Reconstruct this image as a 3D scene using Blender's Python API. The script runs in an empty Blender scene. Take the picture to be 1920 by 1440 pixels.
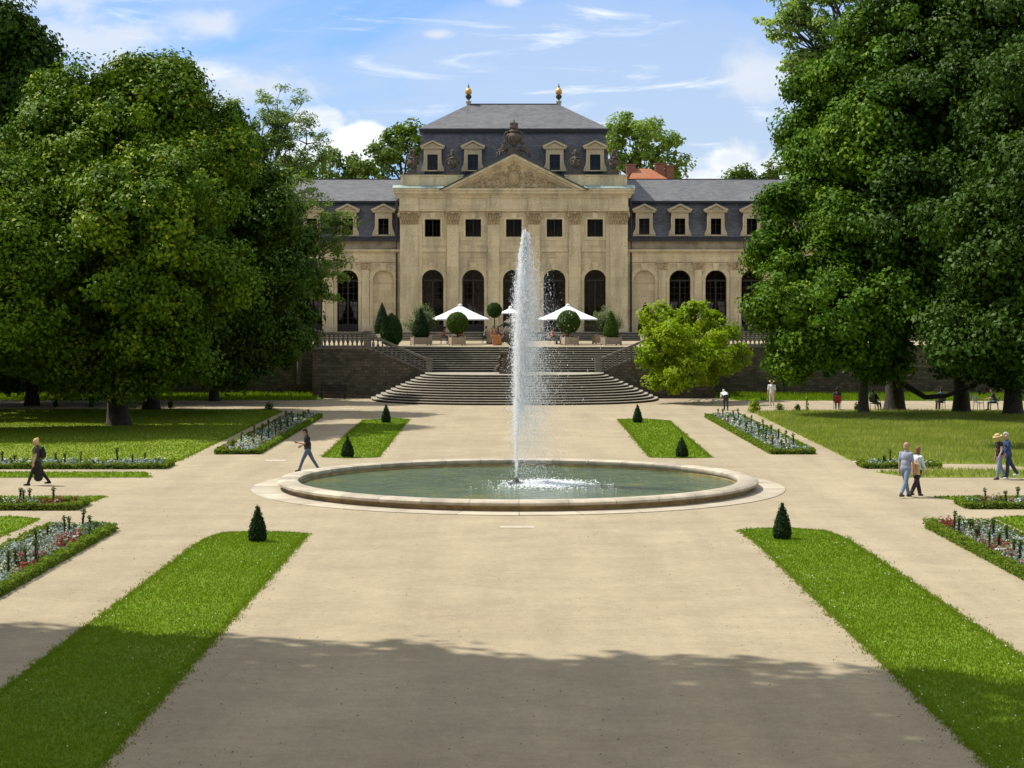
import bpy, math, random
import numpy as np
from mathutils import Matrix, Vector
R = math.radians
PI = math.pi
random.seed(7)
NP = np.random.default_rng(11)
SC = bpy.context.scene
COL = SC.collection

# ------------------------------------------------------------------ survey
# The photograph was taken from a terrace 6.4 m above the parterre; F is the
# focal length in photo pixels, HY/VX the vanishing point of the garden axis.
F, HY, VX, EYE, CX = 3550.0, 575.0, 955.0, 6.4, -0.3

SUN_EL, SUN_AZ = 56.0, 22.0     # elevation; degrees the sun stands behind the picture plane on the left
_sx = 27.0 / math.tan(R(SUN_EL)) * math.cos(R(SUN_AZ))
_sy = -27.0 / math.tan(R(SUN_EL)) * math.sin(R(SUN_AZ))
# line of unseen added crowns whose shadow edge runs over the gravel from (-10.4, 38.5) to (9, 32.6)
SH0, SH1 = Vector((-13.4 - _sx, 39.2 - _sy)), Vector((9.6 - _sx, 32.4 - _sy))

def gp(px, py, z=0.0):
    """survey point: where the sight line meets level z"""
    y = F * (EYE - z) / (py - HY)
    return Vector(((px - VX) * y / F + CX, y, z))

def P(px, py, Y):
    return Vector(((px - VX) * Y / F + CX, Y, EYE - (py - HY) * Y / F))

# ------------------------------------------------------------------ materials
def nodes(name):
    m = bpy.data.materials.new(name)
    m.use_nodes = True
    nt = m.node_tree
    b = nt.nodes['Principled BSDF']
    return m, nt, b

def N(nt, t, **kw):
    n = nt.nodes.new(t)
    for k, v in kw.items():
        if k.startswith('_'):
            setattr(n, k[1:], v)
        else:
            n.inputs[k.replace('__', ' ')].default_value = v
    return n

def ramp(nt, fac, stops):
    r = nt.nodes.new('ShaderNodeValToRGB')
    e = r.color_ramp.elements
    while len(e) < len(stops):
        e.new(0.5)
    for i, (p, c) in enumerate(stops):
        e[i].position = p
        e[i].color = (c[0], c[1], c[2], 1) if hasattr(c, '__len__') else (c, c, c, 1)
    nt.links.new(fac, r.inputs['Fac'])
    return r

def mixc(nt, fac, a, b, mode='MIX'):
    m = nt.nodes.new('ShaderNodeMix')
    m.data_type = 'RGBA'
    m.blend_type = mode
    for sock, v in ((m.inputs[0], fac), (m.inputs[6], a), (m.inputs[7], b)):
        if hasattr(v, 'is_output'):
            nt.links.new(v, sock)
        elif hasattr(v, '__len__'):
            sock.default_value = (v[0], v[1], v[2], 1)
        else:
            sock.default_value = v
    return m.outputs[2]

def plain(name, c, rough=0.7, var=0.15, scale=6.0, bump=0.0, bscale=30.0, metallic=0.0, spec=0.4):
    m, nt, b = nodes(name)
    tc = N(nt, 'ShaderNodeTexCoord')
    n = N(nt, 'ShaderNodeTexNoise', Scale=scale, Detail=6.0, Roughness=0.6)
    nt.links.new(tc.outputs['Object'], n.inputs['Vector'])
    lo = [x * (1 - var) for x in c]
    hi = [min(1, x * (1 + var)) for x in c]
    r = ramp(nt, n.outputs['Fac'], [(0.3, lo), (0.7, hi)])
    nt.links.new(r.outputs['Color'], b.inputs['Base Color'])
    b.inputs['Roughness'].default_value = rough
    b.inputs['Metallic'].default_value = metallic
    b.inputs['Specular IOR Level'].default_value = spec
    if bump:
        n2 = N(nt, 'ShaderNodeTexNoise', Scale=bscale, Detail=4.0)
        nt.links.new(tc.outputs['Object'], n2.inputs['Vector'])
        bp = N(nt, 'ShaderNodeBump', Strength=bump, Distance=0.03)
        nt.links.new(n2.outputs['Fac'], bp.inputs['Height'])
        nt.links.new(bp.outputs['Normal'], b.inputs['Normal'])
    return m

def leafmat(name, c1, c2, trans=0.35, rough=0.5, c3=None):
    """every leaf draws its own colour from the mesh attribute 'rnd'"""
    m, nt, b = nodes(name)
    a = N(nt, 'ShaderNodeAttribute', _attribute_name='rnd')
    st = [(0.0, c1), (1.0, c2)] if c3 is None else [(0.0, c1), (0.75, c2), (1.0, c3)]
    r = ramp(nt, a.outputs['Fac'], st)
    nt.links.new(r.outputs['Color'], b.inputs['Base Color'])
    b.inputs['Roughness'].default_value = rough
    b.inputs['Specular IOR Level'].default_value = 0.10
    t = N(nt, 'ShaderNodeBsdfTranslucent')
    tint = mixc(nt, 1.0, r.outputs['Color'], (1.25, 1.3, 0.5), 'MULTIPLY')
    nt.links.new(tint, t.inputs['Color'])
    mx = N(nt, 'ShaderNodeMixShader', Fac=trans)
    nt.links.new(b.outputs[0], mx.inputs[1])
    nt.links.new(t.outputs[0], mx.inputs[2])
    nt.links.new(mx.outputs[0], nt.nodes['Material Output'].inputs['Surface'])
    return m

def brickmat(name, c1, c2, mortar, bw, bh, msize, plane='xz', stain=(0.2, 0.2, 0.19), stain_amt=0.3,
             rough=0.85, bump=0.3, spec=0.3, streak=True, wob_amt=.03):
    m, nt, b = nodes(name)
    tc = N(nt, 'ShaderNodeTexCoord')
    sp = N(nt, 'ShaderNodeSeparateXYZ')
    nt.links.new(tc.outputs['Object'], sp.inputs[0])
    cb = N(nt, 'ShaderNodeCombineXYZ')
    ax = {'x': 0, 'y': 1, 'z': 2}
    nt.links.new(sp.outputs[ax[plane[0]]], cb.inputs[0])
    nt.links.new(sp.outputs[ax[plane[1]]], cb.inputs[1])
    wob = N(nt, 'ShaderNodeTexNoise', Scale=1.3, Detail=2.0)
    nt.links.new(tc.outputs['Object'], wob.inputs['Vector'])
    mv = N(nt, 'ShaderNodeVectorMath', _operation='MULTIPLY_ADD')
    nt.links.new(wob.outputs['Color'], mv.inputs[0])
    mv.inputs[1].default_value = (wob_amt, wob_amt, 0)
    nt.links.new(cb.outputs[0], mv.inputs[2])
    br = N(nt, 'ShaderNodeTexBrick', Scale=1.0)
    br.inputs['Mortar Size'].default_value = msize
    br.inputs['Mortar Smooth'].default_value = 0.3
    br.inputs['Brick Width'].default_value = bw
    br.inputs['Row Height'].default_value = bh
    br.inputs['Color1'].default_value = (*c1, 1)
    br.inputs['Color2'].default_value = (*c2, 1)
    br.inputs['Mortar'].default_value = (*mortar, 1)
    br.inputs['Bias'].default_value = 0.0
    nt.links.new(mv.outputs[0], br.inputs['Vector'])
    mp = N(nt, 'ShaderNodeMapping')
    mp.inputs['Scale'].default_value = (0.9, 0.9, 0.16) if streak else (0.5, 0.5, 0.5)
    nt.links.new(tc.outputs['Object'], mp.inputs['Vector'])
    n1 = N(nt, 'ShaderNodeTexNoise', Scale=1.1, Detail=8.0, Roughness=0.65)
    nt.links.new(mp.outputs[0], n1.inputs['Vector'])
    r1 = ramp(nt, n1.outputs['Fac'], [(0.45, 0.0), (0.75, stain_amt)])
    c = mixc(nt, r1.outputs['Color'], br.outputs['Color'], stain)
    n2 = N(nt, 'ShaderNodeTexNoise', Scale=9.0, Detail=5.0, Roughness=0.7)
    nt.links.new(tc.outputs['Object'], n2.inputs['Vector'])
    r2 = ramp(nt, n2.outputs['Fac'], [(.25, .74), (.75, 1.2)])
    c = mixc(nt, 1.0, c, r2.outputs['Color'], 'MULTIPLY')
    nt.links.new(c, b.inputs['Base Color'])
    b.inputs['Roughness'].default_value = rough
    b.inputs['Specular IOR Level'].default_value = spec
    if bump:
        ad = N(nt, 'ShaderNodeMath', _operation='MULTIPLY_ADD')
        nt.links.new(br.outputs['Fac'], ad.inputs[0])
        ad.inputs[1].default_value = -0.5
        nt.links.new(n2.outputs['Fac'], ad.inputs[2])
        bp = N(nt, 'ShaderNodeBump', Strength=bump, Distance=0.03)
        nt.links.new(ad.outputs[0], bp.inputs['Height'])
        nt.links.new(bp.outputs['Normal'], b.inputs['Normal'])
    return m

M = {}
M['stone'] = brickmat('sandstone', (.75, .61, .375), (.57, .46, .275), (.41, .33, .195), 1.25, .56, .007,
                      stain=(.22, .19, .14), stain_amt=.65, bump=.18)
M['trim'] = brickmat('sandstone_trim', (.77, .635, .395), (.66, .54, .325), (.48, .385, .23), 1.9, .9, .006,
                     stain=(.20, .175, .13), stain_amt=.65, bump=.12)
M['dormer'] = brickmat('dormer_stone', (.60, .49, .32), (.53, .43, .275), (.44, .35, .22), 2.9, 1.9, .004,
                       stain=(.2, .18, .15), stain_amt=.45, bump=.12)
M['weather'] = plain('weathered_band', (.30, .24, .165), .9, .45, 1.2, .3, 12)
M['statue'] = plain('weathered_sculpture', (.105, .082, .060), .9, .5, 4.0, .5, 14)
M['relief'] = plain('relief_stone', (.44, .33, .185), .9, .25, 3.0, .4, 16)
M['slate'] = brickmat('slate', (.070, .073, .085), (.130, .132, .143), (.035, .037, .045), .34, .17, .012,
                      stain=(.20, .20, .20), stain_amt=.35, rough=.5, bump=.35, spec=.5, streak=False)
M['slate_top'] = brickmat('slate_upper', (.070, .072, .080), (.130, .131, .138), (.04, .042, .047), .40, .20, .010,
                          plane='xy', stain=(.17, .165, .15), stain_amt=.45, rough=.6, bump=.3, spec=.5, streak=False)
M['lead'] = plain('dark_gutter', (.035, .035, .04), .6, .3, 3)
M['copper'] = plain('copper_flashing', (.26, .34, .31), .6, .3, 1.5)
M['copper_dk'] = plain('patinated_edge', (.05, .075, .065), .6, .3, 2)
M['gold'] = plain('gilt', (.62, .36, .10), .42, .25, 5, metallic=.45)
M['gold_dk'] = plain('dark_bronze', (.06, .085, .06), .5, .2, 5, metallic=.5)
M['frame'] = plain('window_bars', (.022, .017, .014), .5, .2, 4)
M['curtain'] = plain('curtain', (.92, .92, .92), .9, .06, 9)
M['white'] = plain('white_canvas', (.84, .85, .86), .85, .03, 2)
M['whitepaint'] = plain('white_paint', (.78, .78, .76), .5, .05, 5)
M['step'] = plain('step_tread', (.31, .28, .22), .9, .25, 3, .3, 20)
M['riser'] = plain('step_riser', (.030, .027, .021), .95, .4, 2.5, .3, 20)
M['balu'] = plain('balustrade_stone', (.17, .155, .125), .9, .35, 3, .3, 18)
M['wall'] = brickmat('rubble_wall', (.17, .135, .09), (.075, .062, .045), (.07, .06, .045), .43, .21, .022,
                     stain=(.045, .05, .03), stain_amt=.8, bump=.9, streak=False, wob_amt=.28)
M['rim'] = plain('fountain_rim', (.41, .355, .27), .75, .32, 1.6, .15, 25)
M['rimside'] = None
M['plinth'] = plain('pale_paving', (.43, .375, .28), .85, .22, 1.0, .15, 30)
M['nozzle'] = plain('nozzle_metal', (.12, .12, .11), .4, .2, 5, metallic=.6)
M['bark'] = plain('bark', (.050, .040, .030), .95, .4, 5, .8, 12)
M['barkgrey'] = plain('bark_grey', (.11, .10, .085), .95, .3, 5, .8, 12)
M['terracotta'] = plain('terracotta', (.46, .20, .085), .85, .15, 4)
M['planter'] = plain('planter_wood', (.40, .30, .20), .8, .2, 7, .2, 20)
M['planterdk'] = plain('planter_wood_grey', (.27, .22, .165), .85, .2, 7, .2, 20)
M['whitepot'] = plain('pale_pot', (.5, .47, .42), .8, .1, 4)
M['metal'] = plain('dark_metal', (.03, .03, .032), .45, .2, 6, metallic=.4)
M['bench'] = plain('dark_bench_wood', (.025, .02, .017), .7, .3, 6)
M['redroof'] = brickmat('red_tiles', (.42, .14, .06), (.33, .105, .045), (.2, .07, .03), .25, .34, .02, plane='xy',
                        stain=(.3, .2, .13), stain_amt=.4, streak=False)
M['brick'] = brickmat('chimney_brick', (.30, .11, .06), (.24, .085, .05), (.2, .15, .12), .24, .08, .008)
M['render'] = plain('house_render', (.5, .42, .32), .9, .1, 2)
M['slab'] = plain('pale_slab', (.43, .37, .275), .85, .12, 3)

def jointed(m, n, cx, cy):
    """radial stone joints every 1/n turn about (cx, cy)"""
    nt = m.node_tree
    b = nt.nodes['Principled BSDF']
    old = b.inputs['Base Color'].links[0].from_socket
    tc = N(nt, 'ShaderNodeTexCoord'); sp = N(nt, 'ShaderNodeSeparateXYZ')
    nt.links.new(tc.outputs['Object'], sp.inputs[0])
    def mt(op, a, b_=None):
        q = N(nt, 'ShaderNodeMath', _operation=op)
        for i, v in enumerate((a, b_)):
            if v is None: continue
            if hasattr(v, 'is_output'): nt.links.new(v, q.inputs[i])
            else: q.inputs[i].default_value = v
        return q.outputs[0]
    a = mt('ARCTAN2', mt('SUBTRACT', sp.outputs[1], cy), mt('SUBTRACT', sp.outputs[0], cx))
    f = mt('ABSOLUTE', mt('SUBTRACT', mt('FRACT', mt('MULTIPLY', a, n / (2 * PI))), .5))
    k = mt('LESS_THAN', f, .0085)
    cell = mt('FLOOR', mt('ADD', mt('MULTIPLY', a, n / (2 * PI)), .5))
    wn = N(nt, 'ShaderNodeTexWhiteNoise', _noise_dimensions='1D'); nt.links.new(cell, wn.inputs['W'])
    tone = ramp(nt, wn.outputs['Value'], [(0, .80), (1, 1.12)])
    c = mixc(nt, 1.0, old, tone.outputs['Color'], 'MULTIPLY')
    c = mixc(nt, mt('MULTIPLY', k, .75), c, (.10, .085, .055))
    nt.links.new(c, b.inputs['Base Color'])
    return m
jointed(M['rim'], 34, 0, 67.4)
jointed(M['plinth'], 30, 0, 67.4)

def sided_rim():
    """weathered stone: the drip line stains the outer wall ochre"""
    return plain('fountain_wall', (.40, .29, .135), .75, .38, 2.2, .2, 20)
M['rimside'] = sided_rim()

def mk_glass():
    m, nt, b = nodes('window_glass')
    g = N(nt, 'ShaderNodeBsdfGlossy', Roughness=0.03)
    g.inputs['Color'].default_value = (.40, .40, .40, 1)
    t = N(nt, 'ShaderNodeBsdfTransparent')
    t.inputs['Color'].default_value = (.70, .70, .70, 1)
    fr = N(nt, 'ShaderNodeFresnel', IOR=1.45)
    mx = N(nt, 'ShaderNodeMixShader')
    nt.links.new(fr.outputs[0], mx.inputs[0])
    nt.links.new(t.outputs[0], mx.inputs[1])
    nt.links.new(g.outputs[0], mx.inputs[2])
    nt.links.new(mx.outputs[0], nt.nodes['Material Output'].inputs['Surface'])
    return m
M['glass'] = mk_glass()

def mk_gravel():
    m, nt, b = nodes('sandy_gravel')
    tc = N(nt, 'ShaderNodeTexCoord')
    def noise(scale, det=6.0, rough=.6, sc=(1, 1, 1)):
        mp = N(nt, 'ShaderNodeMapping')
        mp.inputs['Scale'].default_value = sc
        nt.links.new(tc.outputs['Object'], mp.inputs['Vector'])
        n = N(nt, 'ShaderNodeTexNoise', Scale=scale, Detail=det, Roughness=rough)
        nt.links.new(mp.outputs[0], n.inputs['Vector'])
        return n.outputs['Fac']
    base = ramp(nt, noise(.22, 7, .62), [(.3, (.322, .266, .176)), (.7, (.378, .316, .212))]).outputs['Color']
    wear = ramp(nt, noise(.75, 7, .68, (.8, 1.1, 1)), [(.33, .90), (.68, 1.07)]).outputs['Color']
    c = mixc(nt, 1.0, base, wear, 'MULTIPLY')
    grit = ramp(nt, noise(20, 5, .8), [(.28, .76), (.72, 1.20)]).outputs['Color']
    c = mixc(nt, 1.0, c, grit, 'MULTIPLY')
    tracks = ramp(nt, noise(1.0, 5, .6, (.75, .05, 1)), [(.32, .90), (.62, 1.04)]).outputs['Color']
    c = mixc(nt, 1.0, c, tracks, 'MULTIPLY')
    mid = ramp(nt, noise(4.5, 6, .75), [(.28, .86), (.72, 1.12)]).outputs['Color']
    c = mixc(nt, 1.0, c, mid, 'MULTIPLY')
    vor = N(nt, 'ShaderNodeTexVoronoi', Scale=2.3)
    nt.links.new(tc.outputs['Object'], vor.inputs['Vector'])
    spk = ramp(nt, vor.outputs['Distance'], [(.015, .8), (.045, .0)]).outputs['Color']
    c = mixc(nt, spk, c, (.17, .13, .08))
    nt.links.new(c, b.inputs['Base Color'])
    b.inputs['Roughness'].default_value = .95
    b.inputs['Specular IOR Level'].default_value = .15
    bp = N(nt, 'ShaderNodeBump', Strength=.5, Distance=.02)
    nt.links.new(noise(30, 5, .7), bp.inputs['Height'])
    nt.links.new(bp.outputs['Normal'], b.inputs['Normal'])
    return m
M['gravel'] = mk_gravel()

def mk_lawn(name, c1, c2, c3):
    m, nt, b = nodes(name)
    tc = N(nt, 'ShaderNodeTexCoord')
    n1 = N(nt, 'ShaderNodeTexNoise', Scale=.55, Detail=8.0, Roughness=.65)
    n2 = N(nt, 'ShaderNodeTexNoise', Scale=14.0, Detail=5.0, Roughness=.7)
    for n in (n1, n2):
        nt.links.new(tc.outputs['Object'], n.inputs['Vector'])
    c = ramp(nt, n1.outputs['Fac'], [(.3, c1), (.55, c2), (.75, c3)]).outputs['Color']
    r2 = ramp(nt, n2.outputs['Fac'], [(.25, .6), (.75, 1.35)]).outputs['Color']
    c = mixc(nt, 1.0, c, r2, 'MULTIPLY')
    nt.links.new(c, b.inputs['Base Color'])
    b.inputs['Roughness'].default_value = .9
    b.inputs['Specular IOR Level'].default_value = .1
    bp = N(nt, 'ShaderNodeBump', Strength=.8, Distance=.04)
    nt.links.new(n2.outputs['Fac'], bp.inputs['Height'])
    nt.links.new(bp.outputs['Normal'], b.inputs['Normal'])
    return m
M['lawn'] = mk_lawn('lawn_turf', (.105, .180, .011), (.135, .215, .013), (.175, .22, .026))
M['meadow'] = mk_lawn('meadow_turf', (.14, .21, .018), (.20, .25, .035), (.27, .28, .08))
M['soil'] = plain('bed_soil', (.06, .045, .03), .95, .4, 8, .6, 20)

def mk_water():
    m, nt, b = nodes('pool_water')
    tc = N(nt, 'ShaderNodeTexCoord')
    n0 = N(nt, 'ShaderNodeTexNoise', Scale=.5, Detail=5.0, Roughness=.6)
    nt.links.new(tc.outputs['Object'], n0.inputs['Vector'])
    c = ramp(nt, n0.outputs['Fac'], [(.35, (.055, .095, .048)), (.56, (.085, .130, .058)), (.70, (.15, .155, .035))])
    nt.links.new(c.outputs['Color'], b.inputs['Base Color'])
    b.inputs['Roughness'].default_value = .08
    b.inputs['IOR'].default_value = 1.33
    h = None
    for sc, k in ((2.2, .6), (5.5, .35), (14, .14)):
        n = N(nt, 'ShaderNodeTexNoise', Scale=sc, Detail=2.0, Distortion=.6)
        nt.links.new(tc.outputs['Object'], n.inputs['Vector'])
        mm = N(nt, 'ShaderNodeMath', _operation='MULTIPLY_ADD')
        nt.links.new(n.outputs['Fac'], mm.inputs[0])
        mm.inputs[1].default_value = k
        if h is not None:
            nt.links.new(h, mm.inputs[2])
        else:
            mm.inputs[2].default_value = 0
        h = mm.outputs[0]
    bp = N(nt, 'ShaderNodeBump', Strength=1.0, Distance=.26)
    nt.links.new(h, bp.inputs['Height'])
    nt.links.new(bp.outputs['Normal'], b.inputs['Normal'])
    return m
M['water'] = mk_water()

def mk_spray(name, transp):
    m, nt, b = nodes(name)
    d = N(nt, 'ShaderNodeBsdfDiffuse'); d.inputs['Color'].default_value = (.56, .57, .58, 1)
    t = N(nt, 'ShaderNodeBsdfTranslucent'); t.inputs['Color'].default_value = (.56, .57, .58, 1)
    g = N(nt, 'ShaderNodeBsdfGlossy', Roughness=.15)
    tr = N(nt, 'ShaderNodeBsdfTransparent')
    m1 = N(nt, 'ShaderNodeMixShader', Fac=.62)
    m2 = N(nt, 'ShaderNodeMixShader', Fac=.22)
    m3 = N(nt, 'ShaderNodeMixShader', Fac=transp)
    L = nt.links.new
    ad = N(nt, 'ShaderNodeAddShader')
    L(d.outputs[0], ad.inputs[0]); L(t.outputs[0], ad.inputs[1])
    L(ad.outputs[0], m2.inputs[1]); L(g.outputs[0], m2.inputs[2])
    L(m2.outputs[0], m3.inputs[1]); L(tr.outputs[0], m3.inputs[2])
    L(m3.outputs[0], nt.nodes['Material Output'].inputs['Surface'])
    return m
M['spray'] = mk_spray('water_drops', .30)
M['jet'] = mk_spray('white_water', .2)

# ------------------------------------------------------------------ mesh kit
class MB:
    def __init__(self):
        self.v, self.f = [], []

    def add(self, vs, fs):
        o = len(self.v)
        self.v += [tuple(p) for p in vs]
        self.f += [tuple(i + o for i in f) for f in fs]
        return self

    def box(self, x0, x1, y0, y1, z0, z1):
        return self.add([(x0, y0, z0), (x1, y0, z0), (x1, y1, z0), (x0, y1, z0),
                         (x0, y0, z1), (x1, y0, z1), (x1, y1, z1), (x0, y1, z1)],
                        [(0, 3, 2, 1), (4, 5, 6, 7), (0, 1, 5, 4), (1, 2, 6, 5), (2, 3, 7, 6), (3, 0, 4, 7)])

    def obox(self, mat, x0, x1, y0, y1, z0, z1):
        b = MB().box(x0, x1, y0, y1, z0, z1)
        return self.add([mat @ Vector(p) for p in b.v], b.f)

    def prism(self, poly, y0, y1):
        """polygon in x/z (counter-clockwise seen from -y) extruded y0..y1"""
        n = len(poly)
        vs = [(x, y0, z) for x, z in poly] + [(x, y1, z) for x, z in poly]
        fs = [tuple(range(n)), tuple(range(2 * n - 1, n - 1, -1))]
        fs += [((i + 1) % n, i, n + i, n + (i + 1) % n) for i in range(n)]
        return self.add(vs, fs)

    def slab(self, poly, z0, z1):
        n = len(poly)
        vs = [(x, y, z0) for x, y in poly] + [(x, y, z1) for x, y in poly]
        fs = [tuple(range(n - 1, -1, -1)), tuple(range(n, 2 * n))]
        fs += [(i, (i + 1) % n, n + (i + 1) % n, n + i) for i in range(n)]
        return self.add(vs, fs)

    def lathe(self, prof, c, n=16, sx=1.0, sy=1.0, cap=True):
        vs, fs = [], []
        for r, z in prof:
            for k in range(n):
                a = 2 * PI * k / n
                vs.append((c[0] + r * sx * math.cos(a), c[1] + r * sy * math.sin(a), c[2] + z))
        m = len(prof)
        for i in range(m - 1):
            for k in range(n):
                k2 = (k + 1) % n
                fs.append((i * n + k, i * n + k2, (i + 1) * n + k2, (i + 1) * n + k))
        if cap:
            fs.append(tuple(range(n - 1, -1, -1)))
            fs.append(tuple(range((m - 1) * n, m * n)))
        return self.add(vs, fs)

    def tube(self, pts, rad, n=8, wob=0.0):
        pts = [Vector(p) for p in pts]
        vs, fs = [], []
        m = len(pts)
        ref = Vector((0.3, 0.95, 0.1))
        for i, p in enumerate(pts):
            t = (pts[min(i + 1, m - 1)] - pts[max(i - 1, 0)])
            t = t.normalized() if t.length > 1e-9 else Vector((0, 0, 1))
            u = t.cross(ref)
            if u.length < 1e-4:
                u = t.cross(Vector((1, 0, 0)))
            u.normalize()
            w = t.cross(u)
            r = rad[i] if hasattr(rad, '__len__') else rad
            for k in range(n):
                a = 2 * PI * k / n
                rr = r * (1 + wob * (random.random() - .5))
                vs.append(p + (u * math.cos(a) + w * math.sin(a)) * rr)
        for i in range(m - 1):
            for k in range(n):
                k2 = (k + 1) % n
                fs.append((i * n + k, i * n + k2, (i + 1) * n + k2, (i + 1) * n + k))
        fs.append(tuple(range(n - 1, -1, -1)))
        fs.append(tuple(range((m - 1) * n, m * n)))
        return self.add(vs, fs)

    def ell(self, c, r, nu=10, nv=7, rot=None):
        c = Vector(c)
        vs = [(0, 0, -1)]
        for j in range(1, nv):
            ph = -PI / 2 + PI * j / nv
            for i in range(nu):
                a = 2 * PI * i / nu
                vs.append((math.cos(ph) * math.cos(a), math.cos(ph) * math.sin(a), math.sin(ph)))
        vs.append((0, 0, 1))
        out = []
        for p in vs:
            q = Vector((p[0] * r[0], p[1] * r[1], p[2] * r[2]))
            out.append(c + (rot @ q if rot else q))
        fs = []
        for i in range(nu):
            fs.append((0, 1 + (i + 1) % nu, 1 + i))
        for j in range(nv - 2):
            for i in range(nu):
                a = 1 + j * nu + i
                b = 1 + j * nu + (i + 1) % nu
                fs.append((a, b, b + nu, a + nu))
        last = 1 + (nv - 1) * nu
        base = 1 + (nv - 2) * nu
        for i in range(nu):
            fs.append((base + i, base + (i + 1) % nu, last))
        return self.add(out, fs)

    def cap(self, a, b, ra, rb, n=10):
        """tapered capsule from a to b"""
        a, b = Vector(a), Vector(b)
        d = (b - a)
        L = d.length
        t = d.normalized() if L > 1e-6 else Vector((0, 0, 1))
        pts, rr = [], []
        for s in (-1, -.8, -.45):
            pts.append(a + t * ra * s); rr.append(ra * max(.05, math.sqrt(max(0, 1 - s * s))))
        pts.append(a); rr.append(ra)
        pts.append(b); rr.append(rb)
        for s in (.45, .8, 1):
            pts.append(b + t * rb * s); rr.append(rb * max(.05, math.sqrt(max(0, 1 - s * s))))
        return self.tube(pts, rr, n)

    def build(self, name, mat, parent=None, smooth=None):
        me = bpy.data.meshes.new(name)
        me.from_pydata(self.v, [], self.f)
        me.materials.append(mat)
        if smooth is not None:
            me.polygons.foreach_set('use_smooth', [True] * len(me.polygons))
            me.set_sharp_from_angle(angle=R(smooth))
        me.update()
        return link(name, me, parent)

def link(name, me, parent=None):
    o = bpy.data.objects.new(name, me)
    COL.objects.link(o)
    if parent is not None:
        o.parent = parent
        if parent.type == 'EMPTY':
            o.matrix_parent_inverse = (Matrix.Translation(parent.location) @ parent.rotation_euler.to_matrix().to_4x4()).inverted()
    return o

def np_mesh(name, verts, k, mat, parent=None, rnd=None, mats=None, midx=None):
    """verts: (n*k,3); every k successive vertices are one face"""
    n = len(verts) // k
    me = bpy.data.meshes.new(name)
    me.vertices.add(n * k)
    me.vertices.foreach_set('co', np.ascontiguousarray(verts, dtype=np.float32).ravel())
    me.loops.add(n * k)
    me.loops.foreach_set('vertex_index', np.arange(n * k, dtype=np.int32))
    me.polygons.add(n)
    me.polygons.foreach_set('loop_start', np.arange(0, n * k, k, dtype=np.int32))
    if rnd is not None:
        a = me.attributes.new('rnd', 'FLOAT', 'FACE')
        a.data.foreach_set('value', np.ascontiguousarray(rnd, dtype=np.float32))
    for m in (mats or [mat]):
        me.materials.append(m)
    if midx is not None:
        me.polygons.foreach_set('material_index', np.ascontiguousarray(midx, dtype=np.int32))
    me.update(calc_edges=True)
    return link(name, me, parent)

def tag(o, label=None, cat=None, group=None, kind=None):
    if label: o['label'] = label
    if cat: o['category'] = cat
    if group: o['group'] = group
    if kind: o['kind'] = kind
    return o

def thing(name, loc, label, cat, group=None):
    e = bpy.data.objects.new(name, None)
    COL.objects.link(e)
    e.location = loc
    e.empty_display_size = .3
    return tag(e, label, cat, group)

def copy_tree(o, parent=None):
    c = o.copy()
    COL.objects.link(c)
    if parent is not None:
        c.parent = parent
    for ch in [x for x in COL.objects if x.parent == o]:
        copy_tree(ch, c)
    return c

# ------------------------------------------------------------------ leaves
def quads(c, nrm, size, aspect=.62, rng=NP):
    """diamond leaves at c (n,3) with normal nrm"""
    n = len(c)
    nrm = nrm / (np.linalg.norm(nrm, axis=1, keepdims=True) + 1e-9)
    t = rng.normal(size=(n, 3))
    u = np.cross(nrm, t); u /= (np.linalg.norm(u, axis=1, keepdims=True) + 1e-9)
    w = np.cross(nrm, u)
    s = (size * rng.uniform(.6, 1.35, n))[:, None] * .5
    bend = nrm * s * .22
    v = np.empty((n, 4, 3))
    v[:, 0] = c + u * s - bend
    v[:, 1] = c + w * s * aspect + bend
    v[:, 2] = c - u * s - bend
    v[:, 3] = c - w * s * aspect + bend
    return v.reshape(-1, 3)

def clump_leaves(centres, outward, per, rad, size, rng, flat=.6, aspect=.62, up=.5):
    n = len(centres)
    idx = np.repeat(np.arange(n), per)
    off = rng.normal(size=(n * per, 3))
    off /= (np.linalg.norm(off, axis=1, keepdims=True) + 1e-9)
    off *= (rng.random((n * per, 1)) ** .45)
    rr = rng.uniform(.65, 1.3, n)[idx][:, None] * rad
    off = off * rr
    off[:, 2] *= flat
    c = centres[idx] + off
    nrm = off / rr * .7 + outward[idx] * .75 + rng.normal(size=(n * per, 3)) * .42
    nrm[:, 2] += up
    v = quads(c, nrm, size, aspect, rng)
    shade = (rng.random(n)[idx] * .55 + rng.random(n * per) * .45)
    return v, shade

def blob_clumps(blobs, dens, rng, inner=.5, zsq=.92):
    cs, out = [], []
    for (c, r) in blobs:
        k = max(5, int(dens * r * r))
        d = rng.normal(size=(k, 3))
        d /= np.linalg.norm(d, axis=1, keepdims=True)
        rad = r * (inner + (1 - inner) * rng.random((k, 1)) ** .55) * rng.uniform(.86, 1.1, (k, 1))
        p = d * rad
        p[:, 2] *= zsq
        cs.append(np.array(c)[None, :] + p)
        out.append(d)
    return np.concatenate(cs), np.concatenate(out)

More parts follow.
